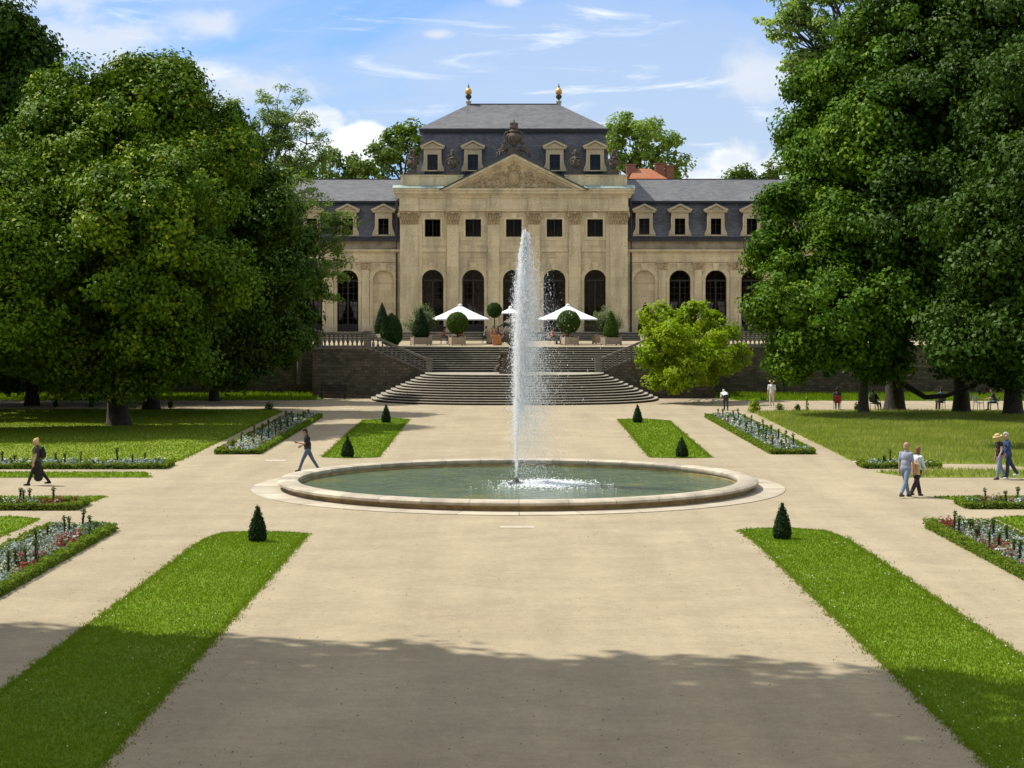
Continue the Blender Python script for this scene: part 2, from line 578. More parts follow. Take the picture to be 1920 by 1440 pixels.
def lobe_clumps(blobs, dens, rng, lobe=.34, zsq=.92):
    """boughs: each crown lobe carries smaller cushions of leaves with dark gaps between them"""
    cs, out = [], []
    for (c, r) in blobs:
        c = np.array(tuple(c))
        lr = min(2.1, max(.75, r * lobe))
        k = max(6, int(2.2 * (r / lr) ** 2))
        d = rng.normal(size=(k, 3)); d /= np.linalg.norm(d, axis=1, keepdims=True)
        d[:, 2] = np.where(d[:, 2] < -.55, -d[:, 2] * .4, d[:, 2])
        lc = c + d * (r - lr * .55) * rng.uniform(.70, 1.16, (k, 1)) * np.array([1, 1, zsq])
        for q in range(k):
            l_ = lr * rng.uniform(.55, 1.3)
            m = max(4, int(dens * l_ * l_ * 2.0))
            e = rng.normal(size=(m, 3)); e /= np.linalg.norm(e, axis=1, keepdims=True)
            e = e + d[q] * .35; e[:, 2] += .30
            e /= np.linalg.norm(e, axis=1, keepdims=True)
            cs.append(lc[q] + e * l_ * (.55 + .45 * rng.random((m, 1)) ** .5) * np.array([1, 1, .86]))
            out.append(e)
        # loose sprays that break the outline
        m = int(2.0 * r * r)
        e = rng.normal(size=(m, 3)); e[:, 2] = np.abs(e[:, 2]) * .9 - .25; e /= np.linalg.norm(e, axis=1, keepdims=True)
        cs.append(c + e * r * rng.uniform(.95, 1.26, (m, 1))); out.append(e)
    return np.concatenate(cs), np.concatenate(out)

def branch_path(a, b, sag=.0, n=6, wob=.06):
    a, b = Vector(a), Vector(b)
    L = (b - a).length
    pts = []
    for i in range(n + 1):
        t = i / n
        p = a.lerp(b, t)
        p.z += math.sin(t * PI) * L * sag
        if 0 < i < n:
            p += Vector((random.uniform(-1, 1), random.uniform(-1, 1), random.uniform(-.5, .5))) * L * wob * .5
        pts.append(p)
    return pts

def tree(name, base, trunk_r, blobs, leaf, label, mat_leaf, dens=3.0, per=110, clump=1.0, group='',
         bark='bark', fork=.32, seed=1, inner=.5, flat=.8, twigs=2, aspect=.62, up=.22, cat='tree', lean=(0, 0), fill=26, airy=False):
    rng = np.random.default_rng(seed)
    random.seed(seed)
    root = thing(name, base, label, cat, group or None)
    base = Vector(base)
    top = max(b[0][2] + b[1] for b in blobs)
    H = top - base.z
    cen = sum((Vector(b[0]) for b in blobs), Vector()) / len(blobs)
    mb = MB()
    f = Vector((base.x + lean[0], base.y + lean[1], base.z + H * fork))
    up2 = f.lerp(Vector((cen.x, cen.y, base.z + H * .82)), .85)
    pts = [base + Vector((0, 0, -.2)), base + Vector((0, 0, .25))] + branch_path(base + Vector((0, 0, .9)), f, 0, 4, .03) \
        + branch_path(f, up2, 0, 6, .06)[1:]
    rad = [trunk_r * 1.55, trunk_r * 1.25] + [trunk_r * (1.05 - .25 * i / 4) for i in range(5)] \
        + [trunk_r * (.8 - .66 * i / 6) for i in range(1, 7)]
    mb.tube(pts, rad, 12, .12)
    for (c, r) in blobs:
        c = Vector(c)
        k = .15 + .7 * random.random()
        zt = max(f.z - H * .05, min(c.z - r * .4, up2.z))
        tt = 0 if up2.z <= f.z else max(0, min(1, (zt - f.z) / (up2.z - f.z)))
        s = f.lerp(up2, tt * .85)
        rr = max(.05, min(trunk_r * .5, .05 + r * .035))
        path = branch_path(s, c, .05, 6, .09)
        mb.tube(path, [rr * (1 - .75 * i / 6) for i in range(7)], 7, .1)
        for q in range(twigs):
            d = Vector((random.gauss(0, 1), random.gauss(0, 1), random.gauss(0.2, .8))).normalized()
            e = c + d * r * .85
            st = path[random.choice((3, 4, 5))]
            mb.tube(branch_path(st, e, .04, 4, .12), [rr * .42 * (1 - .7 * i / 4) for i in range(5)], 5)
    mb.build('trunk', M[bark], root, 60)
    cs, out = blob_clumps([(tuple(c), r) for c, r in blobs], dens, rng, inner) if airy else lobe_clumps(blobs, dens, rng)
    v, sh = clump_leaves(cs, out, per, clump, leaf, rng, flat, aspect, up)
    # the heart of the crown: big overlapping sprays that close the gaps
    fc = []
    for (c, r) in blobs:
        k = int(fill * r * r)
        if k:
            d = rng.normal(size=(k, 3)); d /= np.linalg.norm(d, axis=1, keepdims=True)
            fc.append(np.array(tuple(c))[None] + d * r * (.66 * rng.random((k, 1)) ** .5))
    if fc:
        fc = np.concatenate(fc)
        v = np.concatenate([v, quads(fc, rng.normal(size=fc.shape), leaf * 1.9, .8, rng)])
        sh = np.concatenate([sh, rng.random(len(fc)) * .5])  # inner sprays keep to the darker tones: crown shade put into leaf colour
    np_mesh('crown', v, 4, mat_leaf, root, sh)
    return root

def PB(lst):
    """crown lobes given in survey coordinates: (px, py, depth, radius in px)"""
    return [(P(a, b, Y), r * Y / F) for a, b, Y, r in lst]
# ================================================================== ground
def flat_sheet(name, polys, z, mat, kind='structure', thick=.05):
    mb = MB()
    for p in polys:
        mb.slab(p, z - thick, z)
    o = mb.build(name, mat)
    return tag(o, kind=kind)

def rag(poly, step=.5, amp=.10, seed=3):
    """a cut turf edge is never straight"""
    rg = random.Random(seed)
    out = []
    n = len(poly)
    for i in range(n):
        a, b = Vector(poly[i]), Vector(poly[(i + 1) % n])
        L = (b - a).length
        k = max(1, int(L / step))
        nn = Vector((-(b - a).y, (b - a).x)).normalized() if L > 0 else Vector((0, 0))
        w = 0
        for j in range(k):
            w = w * .7 + rg.uniform(-amp, amp) * .6
            out.append(tuple(a.lerp(b, j / k) + nn * w))
    return out

g = MB()
g.add([(-700, -300, 0), (700, -300, 0), (700, 1500, 0), (-700, 1500, 0)], [(0, 1, 2, 3)])
tag(g.build('ground', M['gravel']), kind='structure')

def arc_strip(x0, x1, yfar, ynear, outer, cut):
    """lawn strip whose end facing the fountain is a shallow arc"""
    if outer < 0:   # left strip, outer corner rounded
        return [(x1, ynear), (x1, yfar), (x1 - .9, yfar + .22), (x1 - 1.6, yfar + .2), (x0 + .6, yfar - .1), (x0 + .25, yfar - .6),
                (x0, yfar - 1.9), (x0, ynear)] if cut > 0 else None
LAWNS = {
    'near_left': [(-6.0, 20), (-5.98, 53.2), (-6.6, 53.6), (-7.6, 53.75), (-8.35, 53.5), (-8.62, 52.2), (-8.7, 50), (-8.75, 20)],
    'near_right': [(9.08, 20), (9.0, 49), (8.95, 52.2), (8.66, 54.0), (7.9, 54.5), (6.9, 54.5), (6.3, 54.1), (6.42, 51), (6.4, 20)],
    'far_left': [(-5.9, 80.3), (-6.03, 107.3), (-6.9, 108.3), (-8.45, 106.5), (-8.4, 96), (-8.2, 80.4), (-7.1, 79.9)],
    'far_right': [(5.7, 80.3), (6.9, 79.9), (8.25, 80.2), (8.45, 95), (8.6, 106), (7.2, 108), (5.9, 107.3)],
    'corner_near_left': [(-14.5, 20), (-14.45, 56.9), (-15.3, 57.5), (-40, 57.3), (-40, 20)],
    'corner_near_right': [(14.4, 20), (40, 20), (40, 57.6), (15.2, 57.7), (14.4, 57.2)],
    'axis_near_left': [(-14.0, 61.9), (-13.9, 63.7), (-40, 63.6), (-40, 61.8)],
    'axis_near_right': [(14.0, 63.6), (14.6, 62.2), (40, 61.9), (40, 63.9)],
    'axis_far_left': [(-13.8, 70.9), (-14.4, 73.0), (-40, 73.2), (-40, 70.8)],
}
MEADOWS = {
    'left': [(-14.0, 78.4), (-14.2, 115.2), (-14.9, 117.6), (-60, 118), (-60, 78.2)],
    'right': [(13.9, 78.6), (17.2, 77.2), (19.6, 76.9), (21.0, 73.6), (17.4, 73.8), (13.85, 73.2), (14.6, 70.9), (60, 70.6), (60, 116), (16.2, 115.5), (14.4, 113.6)],
}
for i, (k, p) in enumerate(LAWNS.items()):
    flat_sheet('lawn', [rag(p, .2, .05, i)], .014, M['lawn'])
for i, (k, p) in enumerate(MEADOWS.items()):
    flat_sheet('lawn', [rag(p, .4, .08, 20 + i)], .014, M['meadow'])
flat_sheet('grass_verge', [rag([(-75, 128.6), (-14.6, 129.2), (-13.2, 131.2), (-13.7, 133), (-13.7, 137.9), (-75, 137.9)], .6, .12, 31),
                           rag([(13.7, 137.9), (13.7, 133.5), (15.4, 129), (75, 127.6), (75, 137.9)], .6, .12, 32)], .035, M['lawn'])

def in_poly(x, y, poly):
    c = np.zeros(len(x), bool)
    n = len(poly)
    j = n - 1
    for i in range(n):
        xi, yi = poly[i]; xj, yj = poly[j]
        with np.errstate(divide='ignore', invalid='ignore'):
            t = ((yi > y) != (yj > y)) & (x < (xj - xi) * (y - yi) / (yj - yi + 1e-12) + xi)
        c ^= t
        j = i
    return c

def blades(name, polys, dens, h, w, mat, label, seed=5, ymin=-1e9, ymax=1e9, lean=.5, edge=0):
    rng = np.random.default_rng(seed)
    vs, rn = [], []
    for poly in polys:
        a = np.array(poly)
        x0, y0 = a.min(0); x1, y1 = a.max(0)
        # keep to what the garden view can show
        y0, y1 = max(y0, ymin), min(y1, ymax)
        if y1 <= y0: continue
        k = int((x1 - x0) * (y1 - y0) * dens)
        x = rng.uniform(x0, x1, k); y = rng.uniform(y0, y1, k)
        keep = in_poly(x, y, poly) & (np.abs(x) < y * .36 + 4)
        x, y = x[keep], y[keep]
        k = len(x)
        patch = .5 + .5 * np.sin(x * .9 + 1.7 * np.sin(y * .6)) * np.cos(y * .7 + x * .35)
        hh = h * rng.uniform(.45, 1.25, k) * (.65 + .5 * patch)
        ang = rng.uniform(0, 2 * PI, k)
        la = rng.uniform(0, lean, k) * hh
        d = np.stack([np.cos(ang), np.sin(ang), np.zeros(k)], 1)
        sd = np.stack([-np.sin(ang + 1), np.cos(ang + 1), np.zeros(k)], 1) * (w * rng.uniform(.6, 1.3, k))[:, None]
        p0 = np.stack([x, y, np.full(k, .02)], 1)
        tip = p0 + d * la[:, None]; tip[:, 2] += hh
        v = np.empty((k, 3, 3))
        v[:, 0] = p0 - sd; v[:, 1] = p0 + sd; v[:, 2] = tip
        vs.append(v.reshape(-1, 3)); rn.append(rng.random(k) * .6 + patch * .4)
        # the rim: tufts creeping out over the gravel
        if edge:
            pts = np.array(poly); nx = np.roll(pts, -1, 0)
            for a_, b_ in zip(pts, nx):
                L_ = np.hypot(*(b_ - a_))
                k = int(L_ * edge)
                if k < 1: continue
                t_ = rng.random(k)[:, None]
                tuft_ = .5 + .5 * np.sin(t_[:, 0] * L_ * 7.3) * np.sin(t_[:, 0] * L_ * 2.9 + 1)
                p0 = a_ + (b_ - a_) * t_ + rng.normal(size=(k, 2)) * (.02 + .085 * tuft_)[:, None]
                p0 = np.concatenate([p0, np.full((k, 1), .004)], 1)
                ok = (p0[:, 1] > ymin) & (p0[:, 1] < ymax) & (np.abs(p0[:, 0]) < p0[:, 1] * .36 + 4)
                p0 = p0[ok]; k = len(p0)
                if not k: continue
                ang = rng.uniform(0, 2 * PI, k)
                hh = h * rng.uniform(.5, 1.3, k)
                d = np.stack([np.cos(ang), np.sin(ang), np.zeros(k)], 1)
                sd = np.stack([-np.sin(ang + 1), np.cos(ang + 1), np.zeros(k)], 1) * (w * rng.uniform(.6, 1.3, k))[:, None]
                tip = p0 + d * (hh * rng.uniform(.2, 1.1, k))[:, None]; tip[:, 2] += hh
                v = np.empty((k, 3, 3)); v[:, 0] = p0 - sd; v[:, 1] = p0 + sd; v[:, 2] = tip
                vs.append(v.reshape(-1, 3)); rn.append(rng.random(k))
    o = np_mesh(name, np.concatenate(vs), 3, mat, None, np.concatenate(rn))
    return tag(o, label, 'grass', kind='stuff')

M['blade'] = leafmat('grass_blade', (.115, .185, .010), (.165, .245, .015), .42, .6, (.19, .255, .03))
M['blade_tall'] = leafmat('meadow_blade', (.16, .215, .035), (.29, .325, .095), .5, .6, (.52, .50, .27))
blades('grass', [LAWNS['near_left'], LAWNS['near_right']], 700, .05, .012, M['blade'],
       'short mown grass covering the near lawn strips', 1, 24, 56, edge=240)
blades('grass', [LAWNS[k] for k in LAWNS if k not in ('near_left', 'near_right')], 120, .06, .026, M['blade'],
       'short mown grass on the lawn pieces around the fountain', 2, 40, 110, edge=70)
blades('grass', [MEADOWS['left']], 110, .065, .022, M['blade'], 'shaded lawn grass below the big lime tree', 3, edge=60)
blades('meadow_grass', [MEADOWS['right']], 150, .19, .019, M['blade_tall'],
       'tall pale seeding meadow grass in front of the people under the trees', 4, lean=.7)
blades('grass', [[(-75, 128.6), (-13.6, 129.2), (-13.6, 137.9), (-75, 137.9)], [(13.7, 137.9), (15.4, 129), (75, 127.6), (75, 137.9)]], 45, .3, .05,
       M['blade'], 'uncut grass verge along the foot of the retaining wall', 6)
# daisies / clover heads
def daisies():
    rng = np.random.default_rng(9)
    vs = []
    for k, n in (('near_left', 170), ('near_right', 260)):
        poly = LAWNS[k]
        a = np.array(poly)
        x0, y0 = a.min(0); x1, y1 = a.max(0)
        x = rng.uniform(x0, x1, n * 2); y = rng.uniform(24, y1, n * 2)
        edge = np.minimum(np.abs(x - x0), np.abs(x - x1))
        keep = in_poly(x, y, poly) & (rng.random(n * 2) < np.clip(1.0 - edge * 1.1, .07, 1))
        c = np.stack([x[keep], y[keep], rng.uniform(.05, .1, keep.sum())], 1)
        nm = rng.normal(size=c.shape) * .3; nm[:, 2] += 1; nm[:, 1] -= .5
        vs.append(quads(c, nm, .022, 1.0, rng))
    o = np_mesh('clover_flowers', np.concatenate(vs), 4, M['whitepaint'])
    tag(o, 'tiny white clover and daisy heads sprinkled along the near lawn edges', 'flowers', kind='stuff')
daisies()

# ================================================================== terrace, walls and stairs
t = MB()
ZT = 3.5
for s in (-1, 1):
    xa, xb = sorted((s * 10.2, s * 13.61)); t.box(xa, xb, 133.1, 240, -.3, ZT)
    xa, xb = sorted((s * 13.612, s * 80)); t.box(xa, xb, 138.1, 240, -.3, ZT - .001)
t.box(-10.2, 10.2, 137.3, 240, -.3, ZT - .003)
tag(t.build('terrace', M['gravel']), kind='structure')

def wall_poly(s):
    p = [(s * 5.7, -.2), (s * 5.7, 1.75), (s * 6.1, 1.78), (s * 10.2, 3.42), (s * 13.6, 3.42), (s * 13.6, -.2)]
    return p if s < 0 else p[::-1]
for s, lab in ((-1, 'dark mossy rubble retaining wall left of the stairs, in the shade of the lime trees'),
               (1, 'brown rubble retaining wall right of the stairs, behind the bright bush')):
    root = thing('retaining_wall', (s * 13.6, 133, 0), lab, 'wall')
    mb = MB()
    pp = wall_poly(s)
    mb.prism(pp[::-1], 132.6, 133.09)
    mb.build('stair_wing', M['wall'], root)
    mb = MB()
    xa, xb = sorted((s * 13.602, s * 14.1))
    mb.box(xa, xb, 132.598, 138.2, -.2, 3.42)
    xa, xb = sorted((s * 14.102, s * 80))
    mb.box(xa, xb, 137.75, 138.2, -.2, 3.42)
    mb.build('masonry', M['wall'], root)
    mb = MB()
    xa, xb = sorted((s * 10.25, s * 14.15))
    mb.box(xa, xb, 132.52, 133.14, 3.422, 3.58)
    xa, xb = sorted((s * 14.152, s * 80))
    mb.box(xa, xb, 137.68, 138.26, 3.422, 3.58)
    mb.build('coping', M['balu'], root)

def sup(a, yb, y0, n=2.7, k=40):
    """outline of a rounded flight: half-width a, front at y0, straight back at yb"""
    b = yb - y0
    out = []
    for i in range(k + 1):
        th = PI - PI * i / k
        c, s_ = math.cos(th), math.sin(th)
        x = a * math.copysign(abs(c) ** (2 / n), c)
        y = yb - b * abs(s_) ** (2 / n)
        out.append((x + .05, y))
    return out

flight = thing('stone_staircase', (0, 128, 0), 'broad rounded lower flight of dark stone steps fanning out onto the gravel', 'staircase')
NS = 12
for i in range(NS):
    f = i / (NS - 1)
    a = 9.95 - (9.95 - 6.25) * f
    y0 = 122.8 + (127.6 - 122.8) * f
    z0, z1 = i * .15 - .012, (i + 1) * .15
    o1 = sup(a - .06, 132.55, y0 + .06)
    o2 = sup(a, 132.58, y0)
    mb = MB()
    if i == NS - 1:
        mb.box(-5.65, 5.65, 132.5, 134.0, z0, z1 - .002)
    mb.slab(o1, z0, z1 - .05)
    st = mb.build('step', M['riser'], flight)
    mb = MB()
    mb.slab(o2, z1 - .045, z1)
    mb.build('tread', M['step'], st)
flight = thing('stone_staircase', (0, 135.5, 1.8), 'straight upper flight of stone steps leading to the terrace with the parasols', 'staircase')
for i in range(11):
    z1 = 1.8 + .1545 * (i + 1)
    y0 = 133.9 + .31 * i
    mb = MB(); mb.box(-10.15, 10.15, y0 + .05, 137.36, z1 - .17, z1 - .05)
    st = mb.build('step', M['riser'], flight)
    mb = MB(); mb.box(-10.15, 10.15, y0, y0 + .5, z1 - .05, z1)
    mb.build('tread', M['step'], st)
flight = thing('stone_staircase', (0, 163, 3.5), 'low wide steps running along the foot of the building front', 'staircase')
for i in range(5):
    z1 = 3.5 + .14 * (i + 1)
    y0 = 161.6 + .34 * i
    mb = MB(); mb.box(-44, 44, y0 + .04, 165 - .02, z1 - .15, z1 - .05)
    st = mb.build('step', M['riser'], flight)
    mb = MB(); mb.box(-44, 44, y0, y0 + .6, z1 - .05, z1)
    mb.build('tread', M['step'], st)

BPROF = [(.085, 0), (.085, .05), (.05, .08), (.075, .16), (.112, .26), (.10, .34), (.05, .50), (.045, .58), (.075, .62), (.06, .66), (.085, .69), (.085, .74)]
def balustrade(x0, z0, x1, z1, y, label, posts, sp=.31):
    """straight or raking balustrade, base line from (x0,z0) to (x1,z1)"""
    L = x1 - x0
    root = thing('balustrade', (x0, y, z0), label, 'balustrade', 'balustrades of the terrace')
    sl = (z1 - z0) / L
    zz = lambda x: z0 + (x - x0) * sl
    def rail(name, lo, hi, dy):
        mb = MB()
        p = [(x0, zz(x0) + lo), (x1, zz(x1) + lo), (x1, zz(x1) + hi), (x0, zz(x0) + hi)]
        if L < 0: p = p[::-1]
        mb.prism(p[::-1], y - dy, y + dy)
        mb.build(name, M['balu'], root)
    rail('plinth', 0, .10, .17)
    rail('handrail', .86, 1.03, .19)
    n = int(abs(L) / sp)
    for i in range(n):
        x = x0 + L * (i + .5) / n
        mb = MB(); mb.lathe(BPROF, (x, y, zz(x) + .11), 8)
        mb.build('baluster', M['balu'], root, 40)
    for (px, w, h) in posts:
        mb = MB()
        z = zz(px)
        mb.box(px - w / 2, px + w / 2, y - w / 2, y + w / 2, z - .12, z + h)
        mb.box(px - w / 2 - .04, px + w / 2 + .04, y - w / 2 - .04, y + w / 2 + .04, z + h + .001, z + h + .12)
        mb.build('post', M['balu'], root)
for s, nm in ((-1, 'left'), (1, 'right')):
    balustrade(s * 6.15, 1.80, s * 10.0, 3.42, 132.84, 'raking stone balustrade climbing the %s side of the stairs, with newel post' % nm,
               [(s * 5.93, .44, .98)])
    balustrade(s * 10.5, 3.58, s * 13.4, 3.58, 132.84, ('level stone balustrade beside the lime trees, left of the stairs' if s < 0 else
               'level stone balustrade half hidden by the bright yellow-green bush'), [(s * 10.25, .5, 1.0), (s * 13.65, .5, 1.0)])
    balustrade(s * 14.6, 3.58, s * 24, 3.58, 137.97, ('stone balustrade set back behind the lime tree crowns' if s < 0 else
               'stone balustrade set back beside the hanging branches of the right trees'), [(s * 14.3, .5, 1.0), (s * 24.2, .5, 1.0)])

# monumental vase on the landing
v = thing('stone_vase', (.0, 130.2, 1.8), 'tall weathered stone vase on a scrolled pedestal, half hidden behind the water jet', 'sculpture')
mb = MB()
mb.box(-1.0, 1.0, 129.5, 130.9, 1.80, 2.1); mb.box(-.72, .72, 129.65, 130.75, 2.1, 3.1); mb.box(-.95, .95, 129.55, 130.85, 3.1, 3.32)
for s in (-1, 1):
    pts = [(s * .75, 130.2, 3.05), (s * 1.02, 130.2, 2.8), (s * .9, 130.2, 2.45), (s * 1.12, 130.2, 2.2), (s * 1.2, 130.2, 1.95)]
    mb.tube(pts, [.1, .14, .12, .16, .2], 8)
mb.build('pedestal', M['statue'], v)
mb = MB()
mb.lathe([(.5, 0), (.45, .12), (.2, .25), (.25, .4), (.55, .6), (.8, 1.0), (.82, 1.4), (.6, 1.7), (.5, 1.85), (.72, 2.0), (.62, 2.1), (.3, 2.3), (.1, 2.5)], (0, 130.2, 3.32), 16)
for s in (-1, 1):
    mb.tube([(s * .7, 130.2, 4.4), (s * 1.05, 130.2, 4.6), (s * 1.1, 130.2, 5.0), (s * .7, 130.2, 5.2)], .08, 7)
rg = random.Random(4)
for i in range(26):
    a = rg.uniform(0, 2 * PI)
    mb.ell((.75 * math.cos(a), 130.2 + .75 * math.sin(a), 4.0 + rg.random() * .9), (.14, .14, .18), 7, 5)
mb.build('vase', M['statue'], v, 50)

# ================================================================== fountain
fo = thing('fountain', (0, 67.4, 0), 'large round stone fountain basin in the middle of the gravel crossing', 'fountain')
YF = 67.4
mb = MB(); mb.lathe([(7.0, -.05), (9.42, -.05), (9.42, .022), (7.0, .022)], (0, YF, 0), 128, cap=False)
mb.build('paving_ring', M['plinth'], fo, 30)
mb = MB(); mb.lathe([(8.24, 0), (8.24, .17)], (0, YF, 0), 128, cap=False)
mb.lathe([(7.82, .18), (7.82, -.2)], (0, YF, 0), 128, cap=False)
mb.build('basin_wall', M['rimside'], fo, 30)
mb = MB(); mb.lathe([(8.2, .165), (8.42, .175), (8.5, .21), (8.5, .28), (8.42, .335), (8.24, .35), (7.86, .34), (7.78, .31), (7.76, .25), (7.8, .165)], (0, YF, 0), 128, cap=False)
mb.build('rim', M['rim'], fo, 50)
mb = MB(); mb.lathe([(.34, .0), (.34, .10), (.12, .14), (.09, .26), (.06, .30)], (-.06, YF + .2, .02), 16)
mb.build('nozzle', M['nozzle'], fo, 40)
mb = MB(); mb.lathe([(0.01, .07), (7.83, .07)], (0, YF, 0), 96, cap=False)
tag(mb.build('water', M['water']), kind='structure')

def jet():
    rng = np.random.default_rng(21)
    x0, y0 = -.06, YF + .2
    root = thing('water_jet', (x0, y0, .3), 'tall white water jet blown to the right above the fountain basin', 'water jet')
    Hj = 9.25
    # axis drifts down-wind: +0.34 m at the top
    axis = lambda z: x0 + .35 * (z / Hj) ** 1.6
    # rising core: bundle of ragged ropes of white water
    mb = MB()
    rg = random.Random(3)
    for k in range(22):
        zt = rg.uniform(.35, .93) * Hj if k > 2 else rg.uniform(.96, 1.0) * Hj
        m = 30
        pts, rad = [], []
        ph, am = rg.uniform(0, 6), rg.uniform(.2, 1)
        for i in range(m + 1):
            z = .28 + (zt - .28) * i / m
            sp = (.010 + .26 * (z / Hj) ** 1.3) * (1 if z < Hj * .62 else max(.06, (Hj - z) / (Hj * .38)))
            pts.append((axis(z) + sp * am * math.cos(ph + z * .7) + rg.gauss(0, .22) * sp, y0 + sp * am * math.sin(ph + z * .7) + rg.gauss(0, .22) * sp, z))
            rad.append(max(.006, (.020 + .026 * rg.random()) * (.45 + .55 * min(1, i / (m * .4))) * (1 - .8 * i / m)))
        mb.tube(pts, rad, 6, .5)
    mb.build('jet_core', M['jet'], root, 80)
    # drops: everything that has left the core and falls, mostly down-wind
    n = 135000
    rise = rng.random(n) < .30
    fine = rng.random(n) < .66
    top = Hj * (1 - .60 * rng.random(n) ** 1.1) * rng.uniform(.93, 1.0, n)
    ff = rng.random(n) ** 1.25
    z = top * (1 - ff)
    z[rise] = (.04 + .95 * rng.random(rise.sum()) ** .55) * Hj
    fall = np.sqrt(np.maximum(0, (top - z) / Hj))
    wind = rng.gamma(2.5, .37, n) - .20
    still = rng.random(n) < .26
    wind[still] = rng.normal(size=still.sum()) * .36 - .08
    wind += fine * .12
    drift = .35 * (np.minimum(top, Hj) / Hj) ** 1.6 + fall * wind
    drift[rise] = .35 * (z[rise] / Hj) ** 1.6
    spread = .04 + (.12 + .06 * fine) * fall
    spread[rise] = .016 + .25 * (z[rise] / Hj) ** 1.2 * np.clip((Hj - z[rise]) / 3.2, .05, 1)
    x = x0 + drift + rng.normal(size=n) * spread
    y = y0 + rng.normal(size=n) * (spread + .22 * fall)
    keep = (z > .12) & (rise | (rng.random(n) < np.clip((z / Hj) * 1.7, .14, 1)))
    x, y, z, rise, fine = x[keep], y[keep], z[keep], rise[keep], fine[keep]
    n = len(x)
    # the water falls in clots and veils, not as an even mist
    z += .16 * np.sin(x * 19 + y * 13) + .05 * np.sin(x * 51)
    vein = .5 + .5 * np.sin(x * 14 + 1.5 * np.sin(z * 1.9)) * np.sin(z * 2.3 + x * 6)
    s = .005 + .010 * rng.random(n) ** 2.6 * (.4 + vein)
    s[fine] = .003 + .0035 * rng.random(fine.sum())
    s[rise] *= 1.2
    el = rng.uniform(1.5, 4.2, n)
    c = np.stack([x, y, z], 1)
    o4 = np.array([[1, 0, -.6], [-.5, .87, -.6], [-.5, -.87, -.6], [0, 0, 1.1]], float)
    rot = rng.uniform(0, 2 * PI, n)
    co_, si_ = np.cos(rot), np.sin(rot)
    px_ = o4[None, :, 0] * co_[:, None] - o4[None, :, 1] * si_[:, None]
    py_ = o4[None, :, 0] * si_[:, None] + o4[None, :, 1] * co_[:, None]
    pz_ = np.repeat(o4[None, :, 2], n, 0)
    pts = c[:, None, :] + np.stack([px_ * s[:, None] * 1.15, py_ * s[:, None] * 1.15, pz_ * (s * el)[:, None]], 2)
    tri4 = np.array([[0, 2, 1], [0, 1, 3], [1, 2, 3], [2, 0, 3]])
    vv = pts[:, tri4].reshape(-1, 3)
    tag(np_mesh('spray', vv, 3, M['spray'], root), kind='stuff')
    o6 = np.array([[1, 0, 0], [0, 1, 0], [-1, 0, 0], [0, -1, 0], [0, 0, 1], [0, 0, -1]], float)
    tri = np.array([[0, 1, 4], [1, 2, 4], [2, 3, 4], [3, 0, 4], [1, 0, 5], [2, 1, 5], [3, 2, 5], [0, 3, 5]])
    # foam where the fall lands
    n = 7000
    a = rng.random(n) * 2 * PI
    r = np.abs(rng.normal(size=n)) * .68
    x = 1.05 + r * np.cos(a) * 1.15; y = YF + .1 + r * np.sin(a) * 1.25
    hgt = .08 + np.abs(rng.normal(size=n)) * .065 * np.exp(-r * 1.2)
    c = np.stack([x, y, hgt], 1)
    s = .007 + .020 * rng.random(n) ** 2.5
    pts = c[:, None, :] + o6[None] * (np.stack([s * 1.6, s * 1.6, s * .8], 1)[:, None, :])
    tag(np_mesh('splash_foam', pts[:, tri].reshape(-1, 3), 3, M['spray'], root), kind='stuff')
jet()

for i, (px, py, w, d, lab) in enumerate([(970, 988.5, 1.0, .5, 'pale flat stone slab set in the gravel in front of the fountain'),
                                         (517, 864, .85, .9, 'pale flat stone slab in the gravel beside the man with the phone'),
                                         (652, 767, .8, .9, 'pale flat stone slab in the shaded gravel near the left stairs foot'),
                                         (1612, 866, .5, .5, 'small pale stone at the corner of the right meadow')]):
    p = gp(px, py)
    mb = MB(); mb.obox(Matrix.Translation((p.x, p.y, 0)) @ Matrix.Rotation(.03 * i, 4, 'Z'), -w / 2, w / 2, -d / 2, d / 2, -.05, .012)
    tag(mb.build('stone_slab', M['slab']), lab, 'paving slab')

# fallen leaves, twigs and crumbs of turf on the gravel
def litter():
    rng = np.random.default_rng(41)
    n = 1500
    y = 24 + 70 * rng.random(n) ** 1.6
    x = rng.uniform(-1, 1, n) * (y * .28)
    m = 1000
    ye = rng.uniform(24, 53, m)
    xe = np.where(rng.random(m) < .5, np.where(rng.random(m) < .6, -5.97, -8.75), np.where(rng.random(m) < .6, 6.38, 9.05))
    xe = xe + np.where(np.isin(np.round(xe, 2), [-5.97, 9.05]), 1, -1) * np.abs(rng.normal(size=m)) * .16
    c = np.stack([np.concatenate([x, xe]), np.concatenate([y, ye]), np.full(n + m, .012)], 1)
    nm = rng.normal(size=c.shape) * .35; nm[:, 2] += 1
    o = np_mesh('fallen_leaves', quads(c, nm, .036, .5, rng), 4, leafmat('litter_leaf', (.06, .04, .02), (.16, .12, .05), .1, .8, (.10, .14, .03)), None, rng.random(len(c)))
    tag(o, 'scattered fallen leaves and turf crumbs on the gravel, mostly along the lawn edges', 'leaf litter', kind='stuff')
litter()
# ================================================================== orangery
YB = 165.0
K = F / YB
bx = lambda px: (px - VX) / K + CX
bz = lambda py: EYE - (py - HY) / K
XC = bx(963.5)
rel = lambda dpx: dpx / K
Z0 = 4.2
orang = thing('orangery', (XC, YB, 3.5), 'long sandstone orangery with a pedimented centre and slate mansard roofs', 'building')

